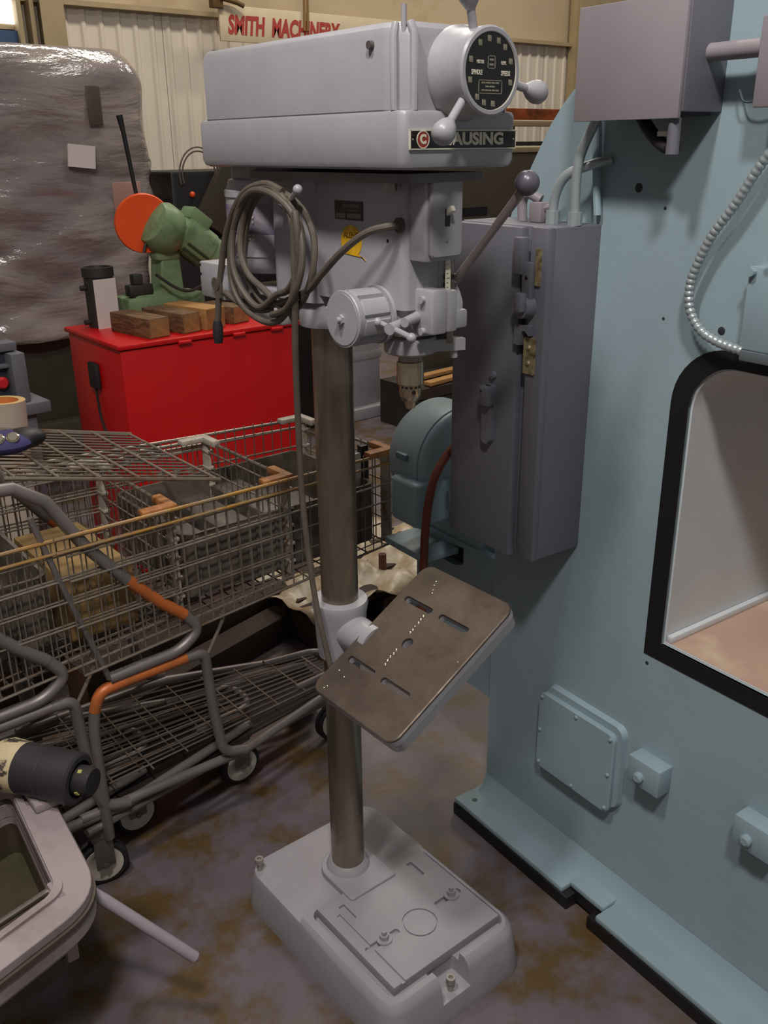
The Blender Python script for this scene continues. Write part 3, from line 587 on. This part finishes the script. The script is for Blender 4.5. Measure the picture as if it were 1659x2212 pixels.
# ================================================================== SHOPPING CARTS
def basket_y(x, side): # near and far walls taper towards the front
    t = (x+.40)/.85
    return (.362+.038*t) if side < 0 else (.862-.062*t)
def zb(x): return .572+.055*x
def make_cart(name, label):
    c = empty(name, label, 'shopping cart', (0, 0, 0), 0, 'nested shopping carts')
    wr = MB()
    for s in (-1, 1):
        for i in range(31):
            x = -.38+.83*i/30; y = basket_y(x, s)
            wr.tube([(x, y, zb(x)), (x, y, .850)], .0016, 5)
        for z, r in ((.66, .0022), (.715, .0022), (.762, .0026), (.815, .0022)):
            wr.tube([(-.38, basket_y(-.38, s), z), (.45, basket_y(.45, s), z)], r, 6)
        wr.tube([(-.38, basket_y(-.38, s), zb(-.38)), (.45, basket_y(.45, s), zb(.45))], .0032, 6)
    for i in range(15):
        y = basket_y(.45, -1)+(basket_y(.45, 1)-basket_y(.45, -1))*i/14
        wr.tube([(.45, y, zb(.45)), (.45, y, .85)], .0016, 5)
        y2 = basket_y(-.38, -1)+(basket_y(-.38, 1)-basket_y(-.38, -1))*i/14
        wr.tube([(-.38, y2, zb(-.38)), (.45, y, zb(.45))], .0016, 5)
    for z in (zb(.45), .66, .715, .762, .815): wr.tube([(.45, basket_y(.45, -1), z), (.45, basket_y(.45, 1), z)], .0022, 6)
    for i in range(14):
        x = -.36+.8*i/13; wr.tube([(x, basket_y(x, -1), zb(x)-.002), (x, basket_y(x, 1), zb(x)-.002)], .002, 5)
    wr.build('wire_basket', WIRE, c, kind='stuff')
    for s in (-1, 1):
        MB().tube([(-.40, basket_y(-.4, s), .855), (.452, basket_y(.452, s), .838)], .0042, 8).build('top_rail', WIREY if s < 0 else WIRE, c)
        MB().tube([(-.40, basket_y(-.4, s)+.004*s, .828), (.45, basket_y(.45, s)+.004*s, .815)], .0032, 8).build('side_rail', WIREY if s < 0 else WIRE, c)
    MB().tube([(.452, basket_y(.45, -1), .842), (.452, basket_y(.45, 1), .842)], .0042, 8).build('front_rail', WIRE, c)
    for s in (-1, 1):
        y = basket_y(.45, s)
        p = MB().box(.448, .458, min(y, y-s*.03), max(y, y-s*.03), .60, .838, .002)
        for k in range(5): p.box(.446, .464, min(y, y-s*.034), max(y, y-s*.034), .63+k*.045, .638+k*.045, .002)
        p.build('corner_post', PLASTIC, c)
        MB().box(.385, .462, min(y-.008*s*-1, y-s*.02), max(y-.008*s*-1, y-s*.02), .838, .852, .004).box(.442, .464, min(y+.008*s, y-s*.075), max(y+.008*s, y-s*.075), .836, .853, .004).build('corner_bumper', CAPO if s < 0 else PLASTIC, c)
    for s in (-1, 1):
        y = .378 if s < 0 else .815
        t1 = [(-.56, y, .962), (-.50, y, .972), (-.455, y, .968), (-.400, y, .93), (-.338, y, .822), (-.262, y, .724)]
        t2 = [(-.262, y, .724), (-.200, y, .655), (-.144, y, .604)]
        t3 = fillet([(-.144, y, .604), (-.110, y, .560), (-.160, y, .522), (-.325, y, .516)], .035)
        MB().tube(t1, .0128, 14).build('handle_arm', TUBE, c)
        MB().tube(t2, .0132, 14).build('painted_arm_section', TUBEO, c, label='orange section of the handle arm')
        MB().tube(t3, .0125, 14).build('lower_arm', TUBE, c)
        lg1 = fillet([(-.374, y, .13), (-.374, y, .40), (-.366, y, .452)], .03)
        lg2 = fillet([(-.366, y, .452), (-.350, y, .494), (-.300, y, .497), (-.150, y, .499)], .03)
        lg3 = fillet([(-.150, y, .499), (-.105, y, .496), (-.096, y, .34), (-.079, y, .215), (-.02, y, .197)], .045)
        MB().tube(lg1, .0122, 14).build('rear_leg', TUBE, c)
        MB().tube(lg2, .0126, 14).build('painted_leg_section', TUBEO, c, label='orange section of the looped leg')
        MB().tube(lg3, .0122, 14).build('front_leg', TUBE, c)
        MB().tube([(-.425, y+.012*-s, .196), (-.02, y+.012*-s, .186), (.36, .50 if s < 0 else .68, .168)], .0115, 12).build('base_rail', TUBE, c)
        MB().tube([(-.42, y, .165), (.36, .50 if s < 0 else .68, .14)], .009, 10).build('base_rail', TUBE, c)
        MB().tube([(-.432, y, .905), (-.395, y, .76), (-.325, y, .516)], .0062, 8).build('brace_rod', TUBE, c)
        MB().tube([(-.045, y+.012, .575), (-.045, y+.012, .555), (-.099, y, .485)], .004, 8).build('strut', WIRE, c)
    MB().tube(fillet([(.22, .52, .20), (.40, .54, .19), (.40, .66, .19), (.22, .68, .20)], .06), .010, 12).build('front_bow', TUBE, c)
    MB().tube([(-.56, .36, .962), (-.56, .84, .962)], .013, 14).build('push_handle', TUBE, c)
    ty = MB()
    for i in range(11):
        y = .43+.33*i/10; ty.tube([(-.34, y, .225), (.36, .51+.16*i/10, .190)], .0024, 5)
    for i in range(8):
        x = -.33+.66*i/7; ty.tube([(x, .41+.1*(i/7), .222-.03*i/7), (x, .78-.1*(i/7), .222-.03*i/7)], .0024, 5)
    ty.build('bottom_tray', WIRE, c, kind='stuff')
    MB().prism([(-.34, .425), (.34, .515), (.34, .665), (-.34, .765)], .150, .156, XY).build('tray_shade_panel', mat('tray_shade_dark', (40, 34, 30), .8, var=.2), c)  # added dark sheet, its colour stands in for the shade under the carts
    for (x, y) in ((-.388, .402), (-.388, .80), (.33, .512), (.33, .66)):
        rear = x < 0
        wl = MB().lathe([(.036, -.011), (.050, -.013), (.055, -.008), (.055, .008), (.050, .013), (.036, .011)], (x, y, .055), (.25 if rear else 0, 1, 0), 30).build('wheel', RUBBER, c)
        MB().lathe([(.012, -.012), (.030, -.0115), (.036, -.0145), (.043, -.0142), (.043, .0142), (.036, .0145), (.030, .0115), (.012, .012)], (x, y, .055), (.25 if rear else 0, 1, 0), 30).build('wheel_disc', WHITEP, wl)
        MB().box(x-.022, x+.022, y-.021, y-.017, .05, .135, .002).box(x-.022, x+.022, y+.017, y+.021, .05, .135, .002).box(x-.026, x+.026, y-.022, y+.022, .128, .14, .003).cyl((x, y-.024, .055), (x, y+.024, .055), .007, n=10).build('caster_fork', TUBE, wl)
    return c
def gate(c):
    g = MB(); zz = lambda x: .878+(-.02-x)*.235
    for i in range(16):
        y = .405+.43*i/15; g.tube([(-.44, y, zz(-.44)), (-.03, y, zz(-.03))], .0022, 5)
    for x in (-.44, -.36, -.28, -.20, -.12, -.03): g.tube([(x, .398, zz(x)+.004), (x, .842, zz(x)+.004)], .0028, 6)
    for y in (.398, .842): g.tube([(-.46, y, zz(-.46)+.002), (-.02, y, zz(-.02)+.002)], .0042, 6)
    g.build('folded_gate', WIRE, c, kind='stuff')
cart = make_cart('shopping_cart', 'foremost wire shopping cart, its orange-marked tube frame nearest the drill column')
c2 = copy_tree(cart); c2.location.x = -.30; c2['label'] = 'middle wire shopping cart, nested behind the cart next to the column'
c3 = copy_tree(cart); c3.location.x = -.59; c3['label'] = 'rearmost nested shopping cart, cut off by the left edge'
gate(cart)
for c_ in (c2, c3):
    for ch in c_.children:
        if ch.name.startswith('painted_') and True:
            ch.material_slots[0].link = 'OBJECT'; ch.material_slots[0].material = TUBE; ch['label'] = 'worn grey section of the tube'
# things in the carts
cb = empty('framed_poster_card', 'white card with red foot and black edge standing in cart basket', 'card', (.345, .485, .622), radians(-4))
MB().box(0, .075, -.004, .004, .0, .205).build('card_panel', PAPER, cb)
MB().box(0, .075, -.0055, -.004, .0, .036).build('red_band', mat('card_red', (186, 20, 26), .5), cb)
MB().box(.075, .096, -.006, .014, -.012, .222, .003).build('black_edge', BLACK, cb)
o = MB().box(-.37, -.22, .44, .74, .590, .73, .004).build('carton', mat('dusty_carton', (150, 122, 76), .8, var=.2), label='tan cardboard carton lying inside the rear basket', cat='box')
MB().box(-.37, -.22, .57, .576, .7295, .7315).build('tape_strip', mat('tape', (150, 126, 84), .4), o)
nb = empty('dark_blue_bag', 'dark blue bag with two round silver caps on wire gate', 'bag', (-.40, .56, .992))
MB().sphere((0, 0, .010), .04, 20, (1.4, 1.3, .55)).build('bag_body', NAVY, nb)
MB().sphere((.035, .0, .012), .034, 18, (1.3, 1.1, .62)).build('black_flap', BLACK, nb)
for x, y in ((-.022, -.030), (.004, -.036)): MB().lathe([(.010, -.004), (.0125, 0), (.0125, .004), (.009, .007)], (x, y, .026), (-.2, -.6, .8), 16).build('silver_cap', CHROME, nb)

TOTE = mat('grey_tote', (104, 94, 84), .6, var=.25, scale=14, rgb2=(76, 66, 56), s2=12)
for (x0, x1, dz, lb_) in ((-.11, .425, 0, 'added low grey ribbed tote in the basket of the foremost cart'), (-.66, -.40, 0, 'added short grey ribbed tote in the rear baskets at the left edge')):
    t = empty('added_tote', lb_, 'tote', (x0, .42, .612+dz), 0, 'totes added in the cart baskets')  # added filler: stands for grey basket contents and blocks light to the floor
    MB().holed(rrect(0, x1-x0, 0, .36, .03), [rrect(.008, x1-x0-.008, .008, .352, .025)], 0, .15, XY).prism(rrect(.006, x1-x0-.006, .006, .354, .025), .0, .006, XY).build('shell', TOTE, t)
    for k in range(int((x1-x0)/.05)): MB().box(.03+k*.05, .036+k*.05, -.005, .0, .004, .146).build('rib', TOTE, t)
    for k in range(4): MB().box(.03+k*(x1-x0-.1)/4, .03+(k+.8)*(x1-x0-.1)/4, .03, .33, .01, .09+.015*(k % 3), .006).build('scrap_block', mat('scrap_grey', (92, 84, 76), .5, .2, var=.3, scale=30), t)

# ================================================================== RED CABINET AND SAW
rc = empty('red_steel_cabinet', 'low bright red steel cabinet carrying a green chop saw', 'cabinet', (.39, 1.825, 0))
MB().box(0, .753, 0, .485, 0, .876, .006).build('body', RED, rc)
MB().box(-.012, .765, -.012, .495, .880, .898, .005).build('lid', RED, rc)
MB().box(.01, .743, .01, .475, .874, .882).build('lid_gap', DARKM, rc)
for x in (.22, .45, .62): MB().cyl((x, -.014, .879), (x+.05, -.014, .879), .007, n=10).build('lid_hinge', RED, rc)
MB().box(-.022, -.001, .20, .28, .70, .80, .01).build('cable_box', RUBBER, rc)
MB().tube(crom([(-.012, .24, .70), (-.012, .22, .58), (-.012, .14, .50), (-.012, .03, .475), (.03, -.012, .49), (.09, -.012, .505)]), .005, 8).build('cable', RUBBER, rc)
MB().cyl((.092, -.001, .507), (.092, -.018, .507), .017, .012, 16).build('cable_gland', RUBBER, rc)
def block(x, y, rz, l, w_, h, m, label, z=.898):
    o = empty('timber_block', label, 'wood block', (x, y, z), rz, 'timber offcuts on the red cabinet')
    MB().box(-l/2, l/2, -w_/2, w_/2, 0, h, .003).build('block', m, o)
    MB().box(-l/2-.001, -l/2+.001, -w_/2+.004, w_/2-.004, .004, h-.004).build('end_grain', mat('end_grain', (148, 108, 62), .75, var=.2, scale=40), o)
block(.545, 1.985, radians(98), .26, .088, .072, WOOD, 'dark timber block, leftmost on the red cabinet')
block(.675, 1.99, radians(100), .255, .080, .074, WOOD, 'brown timber block, second from the left on the red cabinet')
block(.780, 2.0, radians(102), .25, .095, .080, WOODL, 'pale ragged timber block, between the brown and the short one')
block(.920, 2.02, radians(104), .20, .085, .066, WOOD, 'short timber block with an orange end, nearest the column')
ca = empty('dark_canister', 'dark canister with a white paper sheet at the cabinet corner', 'canister', (.508, 2.235, .898))
MB().lathe([(.055, 0), (.055, .19), (.060, .19), (.060, .225), (.05, .225), (.045, .2)], (0, 0, 0), n=28).build('can', DARKM, ca)
MB().box(-.050, .045, -.0615, -.060, -.0, .185, rot=Matrix.Rotation(radians(8), 3, 'Z'), about=(0, -.06, 0)).build('paper_sheet', PAPER, ca)
for z in (.02, .15): MB().cyl((-.055, 0, z), (-.075, 0, z), .01).build('can_stud', DARKM, ca)
sw_ = empty('green_chop_saw', 'green cold chop saw with orange disc guard on the red cabinet', 'saw', (.755, 2.225, .898))
MB().box(-.165, .17, -.06, .08, 0, .10, .012).box(-.13, .10, -.05, .07, .07, .120, .015).build('saw_base', GREEN, sw_)
MB().prism([(-.02, .10), (.085, .10), (.075, .26), (.0, .28)], -.05, .05, XZ).build('saw_pivot', GREEN, sw_, bevel=.008)
MB().box(-.15, -.05, -.05, .0, .105, .15, .006).box(-.13, -.09, -.05, -.01, .15, .19, .005).build('vise_jaw', DARKM, sw_)
gd = MB().lathe([(.02, -.012), (.108, -.012), (.112, 0), (.108, .012), (.02, .012)], (-.055, -.03, .375), (.25, 1, .08), 44).build('disc_guard', ORANGE, sw_)
MB().tube([(-.055, -.048, .33), (-.075, -.048, .27)], .006, 6).build('guard_strap', DARKM, gd)
MB().lathe([(.03, -.02), (.080, -.01), (.098, .03), (.094, .08), (.066, .125)], (-.025, -.05, .378), (.72, .15, -.42), 30).box(-.03, .08, -.06, .02, .23, .33, .02).build('gearbox', GREEN, sw_)
mt = MB().lathe([(.055, 0), (.072, .01), (.075, .03), (.075, .15), (.070, .152), (.070, .19), (.050, .205)], (.075, -.05, .352), (.76, 0, -.60), 32).build('saw_motor', GREEN, sw_)
for k in range(6):
    a = radians(30+k*22)
    d = Vector((.76, 0, -.60)).normalized(); s1 = Vector((0, -1, 0)); s2 = d.cross(s1)
    p = Vector((.075, -.05, .352))+(s1*cos(a)+s2*sin(a))*.0755
    MB().tube([p+d*.04, p+d*.145], .006, 6).build('cooling_fin', GREEND, mt)
MB().box(.10, .20, -.10, .0, .375, .425, .008, rot=Matrix.Rotation(radians(38), 3, 'Y'), about=(.13, -.05, .38)).build('switch_housing', GREEN, mt)
MB().tube([(-.055, 0, .44), (-.085, 0, .70), (-.095, 0, .76)], .009, 8, rad=[.008, .009, .013]).build('pull_lever', BLACK, sw_)
MB().tube(crom([(-.06, -.1, .19), (.02, -.12, .13), (.09, -.12, .12), (.16, -.1, .16), (.19, -.06, .26)]), .006, 8).build('saw_cable', DARKM, sw_)

# ================================================================== WRAPPED MACHINE
wm = empty('shrink_wrapped_machine', 'large machine under glossy clear plastic wrap', 'machine', (.13, 3.0, 0))
WRAP = mat('plastic_wrap', (134, 125, 123), .13, var=.05, scale=3, rgb2=(176, 164, 152), s2=1.5, t2=.58, w2=.14, spec=.8, stretch=(.9, 1, 2.2))
nt = WRAP.node_tree; bs = nt.nodes['Principled BSDF']
tcn = nt.nodes.new('ShaderNodeTexCoord'); mpn = nt.nodes.new('ShaderNodeMapping'); mpn.inputs['Rotation'].default_value = (0, .25, 0); mpn.inputs['Scale'].default_value = (.7, 1.2, 2.6)
nzn = nt.nodes.new('ShaderNodeTexNoise'); nzn.inputs['Scale'].default_value = 2.2; nzn.inputs['Detail'].default_value = 7; nzn.inputs['Distortion'].default_value = .7
bpn = nt.nodes.new('ShaderNodeBump'); bpn.inputs['Strength'].default_value = .5; bpn.inputs['Distance'].default_value = .08
nt.links.new(tcn.outputs['Object'], mpn.inputs[0]); nt.links.new(mpn.outputs[0], nzn.inputs['Vector']); nt.links.new(nzn.outputs[0], bpn.inputs['Height']); nt.links.new(bpn.outputs[0], bs.inputs['Normal'])
nz3 = nt.nodes.new('ShaderNodeTexNoise'); nz3.inputs['Scale'].default_value = 5; nz3.inputs['Detail'].default_value = 5; nz3.inputs['Distortion'].default_value = 2.2
nt.links.new(mpn.outputs[0], nz3.inputs['Vector'])
bp3 = nt.nodes.new('ShaderNodeBump'); bp3.inputs['Strength'].default_value = .2; bp3.inputs['Distance'].default_value = .02
nt.links.new(nz3.outputs[0], bp3.inputs['Height']); nt.links.new(bp3.outputs[0], bpn.inputs['Normal'])
bs.inputs['Coat Weight'].default_value = .6; bs.inputs['Coat Roughness'].default_value = .12; nt.links.new(bpn.outputs[0], bs.inputs['Coat Normal'])
wp = MB(); nx, nz_ = 46, 60
def wrapped(u, v):
    # closed skin around the machine: u runs round the body, v goes up
    z = .72+(1.96-.72)*v
    hx, hy = .55, .42
    bul = 1-.18*max(0, .42-v)/.42
    r = .16
    t = u*4; k = int(t) % 4; f = t-int(t)
    cs_ = [(-hx, -hy), (hx, -hy), (hx, hy), (-hx, hy)]
    a, b = cs_[k], cs_[(k+1) % 4]
    x, y = a[0]+(b[0]-a[0])*f, a[1]+(b[1]-a[1])*f
    q = (abs(x/hx)**6+abs(y/hy)**6)**(1/6); x /= q; y /= q
    top = max(0, (v-.88)/.12); s = sqrt(max(0, 1-top*top*.30))
    x *= s*bul; y *= s
    wob = .012*sin(9*z+3*x+2*u)+.010*sin(21*z-9*x)+(.012*sin(34*z+14*x)+.008*sin(47*z-21*x) if v < .62 else 0)
    return Vector((.52+x+wob, .42+y+wob, z))
rings_ = []
for j in range(nz_+1):
    rings_.append([wrapped(i/nx, j/nz_) for i in range(nx)])
wp.rings(rings_)
wp.build('plastic_wrap', WRAP, wm, ang=180)
MB().box(.10, .98, .10, .80, .30, .86, .03).build('machine_base', OLIVE, wm)
MB().box(.02, 1.02, .05, .85, .20, .32, .01).build('machine_plinth', OLIVE, wm)
for x in (.1, .86):
    MB().box(x, x+.1, .15, .75, 0, .2).build('support_timber', DARKW, wm)
MB().box(.605, .73, -.035, -.026, 1.465, 1.56, rot=Matrix.Rotation(radians(6), 3, 'Y')).build('paper_label', PAPER, wm)
MB().box(.725, .79, -.024, -.016, 1.64, 1.80, .004).build('dark_panel', mat('seen_through_panel', (84, 76, 66), .4), wm)
MB().box(.80, .94, -.020, -.012, 1.26, 1.40, .004).build('pink_patch', mat('seen_through_pink', (172, 134, 122), .35), wm)
# grey control stand and tube
gs = empty('grey_control_stand', 'grey metal stand with a red push button, left of the red cabinet', 'control box', (.06, 2.26, 0), radians(4))
MB().box(.085, .14, 0, .10, .64, .83, .006).box(-.10, .13, .04, .12, .835, .868, .004).box(-.10, .09, .03, .1, .775, .79, .004).build('frame', CABG, gs)
MB().box(-.10, .10, .06, .14, .64, .84).build('panel', mat('panel_dark', (52, 56, 68), .5), gs)
MB().box(-.1, .20, -.03, .2, .595, .64, .005).box(.05, .15, 0, .15, 0, .595, .005).build('shelf', CABG, gs)
MB().lathe([(.012, 0), (.022, .008), (.024, .02), (.016, .03)], (.055, .06, .72), (0, -1, 0), 24).build('red_button', mat('button_red', (220, 40, 50), .4), gs)
o = empty('cardboard_tube', 'white tube with orange bore standing at the left edge', 'tube', (-.055, 1.88, 0))
MB().lathe([(.07, 0), (.07, .76), (.048, .76), (.048, .66), (.0, .66)], (0, 0, 0), (.05, 0, 1), 32).build('tube_wall', mat('tube_white', (196, 180, 162), .7), o)
MB().lathe([(.0695, 0), (.0485, .0)], (.0380, 0, .7600), (.05, 0, 1), 32, False).build('tube_rim', mat('tube_rim', (220, 186, 130), .7), o)
MB().lathe([(.0475, 0), (.0475, .098)], (.0331, 0, .6615), (.05, 0, 1), 32, False).build('tube_bore', mat('tube_orange', (226, 140, 70), .6), o)

# ================================================================== FOREGROUND CASTING
fc = empty('grey_casting_frame', 'grey rounded casting rim with black roller knob, bottom left corner', 'machine', (-.554, -.114, 0))
def cast(d, r):   # outline of the rim, inset by d
    e1, e2 = Vector((.086, 1, 0)).normalized(), Vector((-.963, -.27, 0)).normalized()
    n1, n2 = Vector((-e1.y, e1.x, 0)), Vector((e2.y, -e2.x, 0))
    a = n1*d; b = n2*d
    den = e1.x*e2.y-e1.y*e2.x; t = ((b-a).x*e2.y-(b-a).y*e2.x)/den; c = a+e1*t
    p = [e1*(.42-d)+a, c, e2*(.62-d)+b, e2*(.62-d)+e1*(.42-d)]
    q = fillet([p[3], p[0], p[1], p[2], p[3]], r, 8)
    return [(v.x, v.y) for v in q[1:-1]]+[(p[3].x, p[3].y)]
inn = cast(.064, .03)
MB().holed(cast(.004, .075), [inn], .4345, .452, XY).build('rim_top', CASTG, fc, bevel=.004)
MB().holed(cast(-.001, .08), [inn], .4245, .4340, XY).build('rim_gasket', CASTD, fc)
MB().holed(cast(.003, .075), [inn], .394, .4240, XY).build('rim_body', CASTG, fc, bevel=.006)
MB().holed(cast(.014, .07), [inn], .380, .3935, XY).build('lower_rim', CASTG, fc)
MB().prism(cast(.062, .03), .302, .312, XY).build('pan', PAN, fc)
MB().holed(cast(.0575, .03), [inn], .300, .379, XY).build('pan_wall', PAN, fc)
MB().prism(cast(.17, .05), 0, .300, XY).build('pedestal', CASTD, fc)
MB().holed(cast(.05, .03), [cast(.062, .03)], .4515, .458, XY).build('inner_lip', CASTG, fc)
MB().tube([(-.34, .02, .436), (-.066, .078, .436)], .006, 10).build('inner_bar', STEEL, fc)
MB().box(-.066, -.046, .03, .08, .32, .452, .004).build('corner_lug', CASTG, fc)
rl = MB().lathe([(.042, 0), (.046, .004), (.046, .050), (.0445, .052), (.0445, .054), (.047, .056), (.047, .112), (.043, .116), (.034, .117), (.034, .105)], (-.010, .326, .505), (.58, -.81, -.03), 36).build('roller_knob', mat('roller_black', (50, 47, 50), .5, var=.15), fc)
dv = Vector((.58, -.81, -.03)).normalized(); p0 = Vector((-.010, .326, .505))
MB().lathe([(.026, 0), (.027, .03), (.024, .036), (.010, .037)], p0+dv*.108, dv, 28).build('knob_cap', RUBBER, rl)
for a in (20, 110, 200, 290):
    s1 = dv.cross(Vector((0, 0, 1))).normalized(); s2 = dv.cross(s1); q = s1*cos(radians(a))+s2*sin(radians(a))
    MB().cyl(p0+dv*.126+q*.0255, p0+dv*.126+q*.0285, .005, n=4).build('cap_mark', mat('mark_yellow', (170, 170, 90), .6), rl)
MB().lathe([(.020, -.045), (.044, -.044), (.049, -.03), (.047, .004)], p0, dv, 18).build('painted_flange', mat('cream_flaking', (206, 190, 150), .5, rgb2=(70, 62, 56), s2=28, t2=.56, w2=.03), rl)
MB().box(-.02, .034, .25, .32, .452, .470, .004).build('knob_saddle', CASTG, fc)
o = MB().tube([(-.03, .14, .378), (.0, .123, .372), (.03, .106, .337), (.151, .036, .18), (.155, .034, .1765)], .0105, 14, rad=[.0105, .0105, .0105, .0105, .006]).build('side_lever', mat('lever_pale', (164, 156, 162), .4), fc)

# ================================================================== BACKGROUND CLUTTER
rk = empty('storage_rack', 'tall rack with orange upper beam behind the drill head', 'rack', (3.4, 3.05, 0))
MB().box(.10, 2.2, 0, .06, 1.685, 1.752, .004).build('orange_beam', BEAMO, rk)
MB().box(.10, 2.2, -.03, .06, 1.648, 1.684, .01).build('shelf_lip', GALV, rk)
MB().box(.215, .245, 0, .04, 0, 1.648).box(1.9, 1.93, 0, .04, 0, 1.648).box(.215, .245, .5, .54, 0, 1.75).build('rack_post', DARKM, rk)
MB().box(.1, 2.2, 0, .04, 1.535, 1.56).build('lower_rail', DARKM, rk)
dc = empty('dark_steel_cabinet', 'dark brown-grey cabinet behind the feed lever', 'cabinet', (2.7, 2.95, 0))
MB().box(.1, 1.9, 0, .09, .9, 1.50, .03).box(.1, 1.9, .0, .09, .2, .86, .01).build('body', mat('brown_grey_metal', (84, 76, 62), .5, var=.08), dc)
MB().box(.1, 1.9, -.01, .08, 1.495, 1.53, .008).build('top_lip', GALV, dc)
MB().box(.3, .62, -.004, .01, 1.14, 1.19).build('dark_slot', BLACK, dc)
cr = empty('dark_timber_crate', 'near black crate behind the chuck', 'crate', (2.42, 2.55, 0))
for i in range(4): MB().box(0, .9, 0, .02, .005+i*.065, .063+i*.065).build('crate_board', DARKW, cr)
MB().box(.01, .9, .02, .36, 0, .26).build('crate_core', DARKM, cr)
for i, (x, y, a, l) in enumerate(((2.86, 2.62, 6, .9), (2.95, 2.76, 4, .9))):
    t = empty('loose_board', ('front' if i == 0 else 'rear')+' yellowish board lying on the dark crate', 'board', (x, y, .265), radians(a), 'boards on the dark crate')
    MB().box(-.35, .45, -.03, .03, 0, .022, .002).build('board', WOODL, t)
pe = empty('grey_machine_pedestal', 'grey machine pedestal with flanged foot behind the column', 'machine', (2.30, 3.06, 0))
MB().box(0, .25, 0, .3, .05, .62, .004).box(.0, .26, -.005, .3, .35, .40, .003).build('pedestal', GREYD, pe)
MB().box(-.04, .28, -.06, .32, 0, .07, .006).build('foot', GREYD, pe)
bk = empty('black_machine', 'black machine with leaning lid and cable loop behind the chop saw', 'machine', (1.26, 3.05, 0))
MB().box(0, .9, 0, .3, 0, 1.44, .02).build('body', mat('black_enamel', (26, 25, 24), .45), bk)
MB().box(.22, .42, -.05, -.01, 1.14, 1.64, .004, rot=Matrix.Rotation(radians(34), 3, 'Y'), about=(.30, 0, 1.38)).build('leaning_lid', mat('lid_brown', (66, 58, 48), .6), bk)
for r in (.09, .105): MB().tube([(.14+r*cos(radians(t)), -.03, 1.42+r*1.2*sin(radians(t))) for t in range(-20, 201, 10)], .004, 6).build('cable_loop', CORD, bk)
MB().box(.44, .68, -.05, -.01, .95, 1.30, .01).build('side_panel', OLIVE, bk)
MB().sphere((.10, -.02, 1.33), .014, 8).build('orange_lamp', ORANGE, bk)
MB().sphere((.13, -.02, 1.20), .014, 8).build('white_lamp', PAPER, bk)
MB().sphere((.52, -.06, 1.36), .05, 10, (1.2, .5, .9)).build('rag', mat('rag', (160, 150, 128), .9), bk)
# timbers and sheet under the carts
for i, (x, y, z, a, l, s, lb_) in enumerate(((.34, 1.20, .0, 8, 1.0, .13, 'squared dark timber on the floor behind the carts'), (.20, 1.02, .0, 14, .8, .09, 'thin dark timber on the floor under the cart basket'), (-.1, 1.35, 0, 4, .9, .16, 'thick dark timber at the far left under the carts'))):
    t = empty('floor_timber', lb_, 'timber', (x, y, z), radians(a), 'timbers behind the carts')
    MB().box(-l/2, l/2, -s/2, s/2, 0, s, .006).build('timber', DARKW, t)
    MB().box(-l/2-.001, -l/2+.002, -s/2+.005, s/2-.005, .005, s-.005).build('end_grain', WOOD, t)
ps = empty('sheet_covered_pallet', 'low pallet under a dusty tan plastic sheet', 'pallet', (.56, .93, 0), radians(2))
for x in (0, .3, .6): MB().box(x, x+.08, 0, .8, 0, .09).build('bearer', DARKW, ps)
for i in range(6): MB().box(0, .68, .02+i*.135, .12+i*.135, .09, .108).build('deck_board', DARKW, ps)
s_ = MB(); n = 26; G = []
random.seed(5)
for i in range(n):
    G.append([s_.bm.verts.new((-.03+.74*i/(n-1), -.04+.86*j/(n-1), .118+.02*sin(i*.9+j*.4)+.014*sin(j*1.3-i*.5)+random.uniform(0, .012))) for j in range(n)])
for i in range(n-1):
    for j in range(n-1): s_.bm.faces.new((G[i][j], G[i+1][j], G[i+1][j+1], G[i][j+1]))
so = s_.build('plastic_sheet', SHEET, ps, ang=180)
md = so.modifiers.new('thickness', 'SOLIDIFY'); md.thickness = .002
for x, y in ((.40, .12), (.58, .22)): MB().cyl((x, y, .1), (x, y, .19), .014, n=8).build('rusty_peg', mat('rusty_peg', (84, 48, 30), .7), ps)
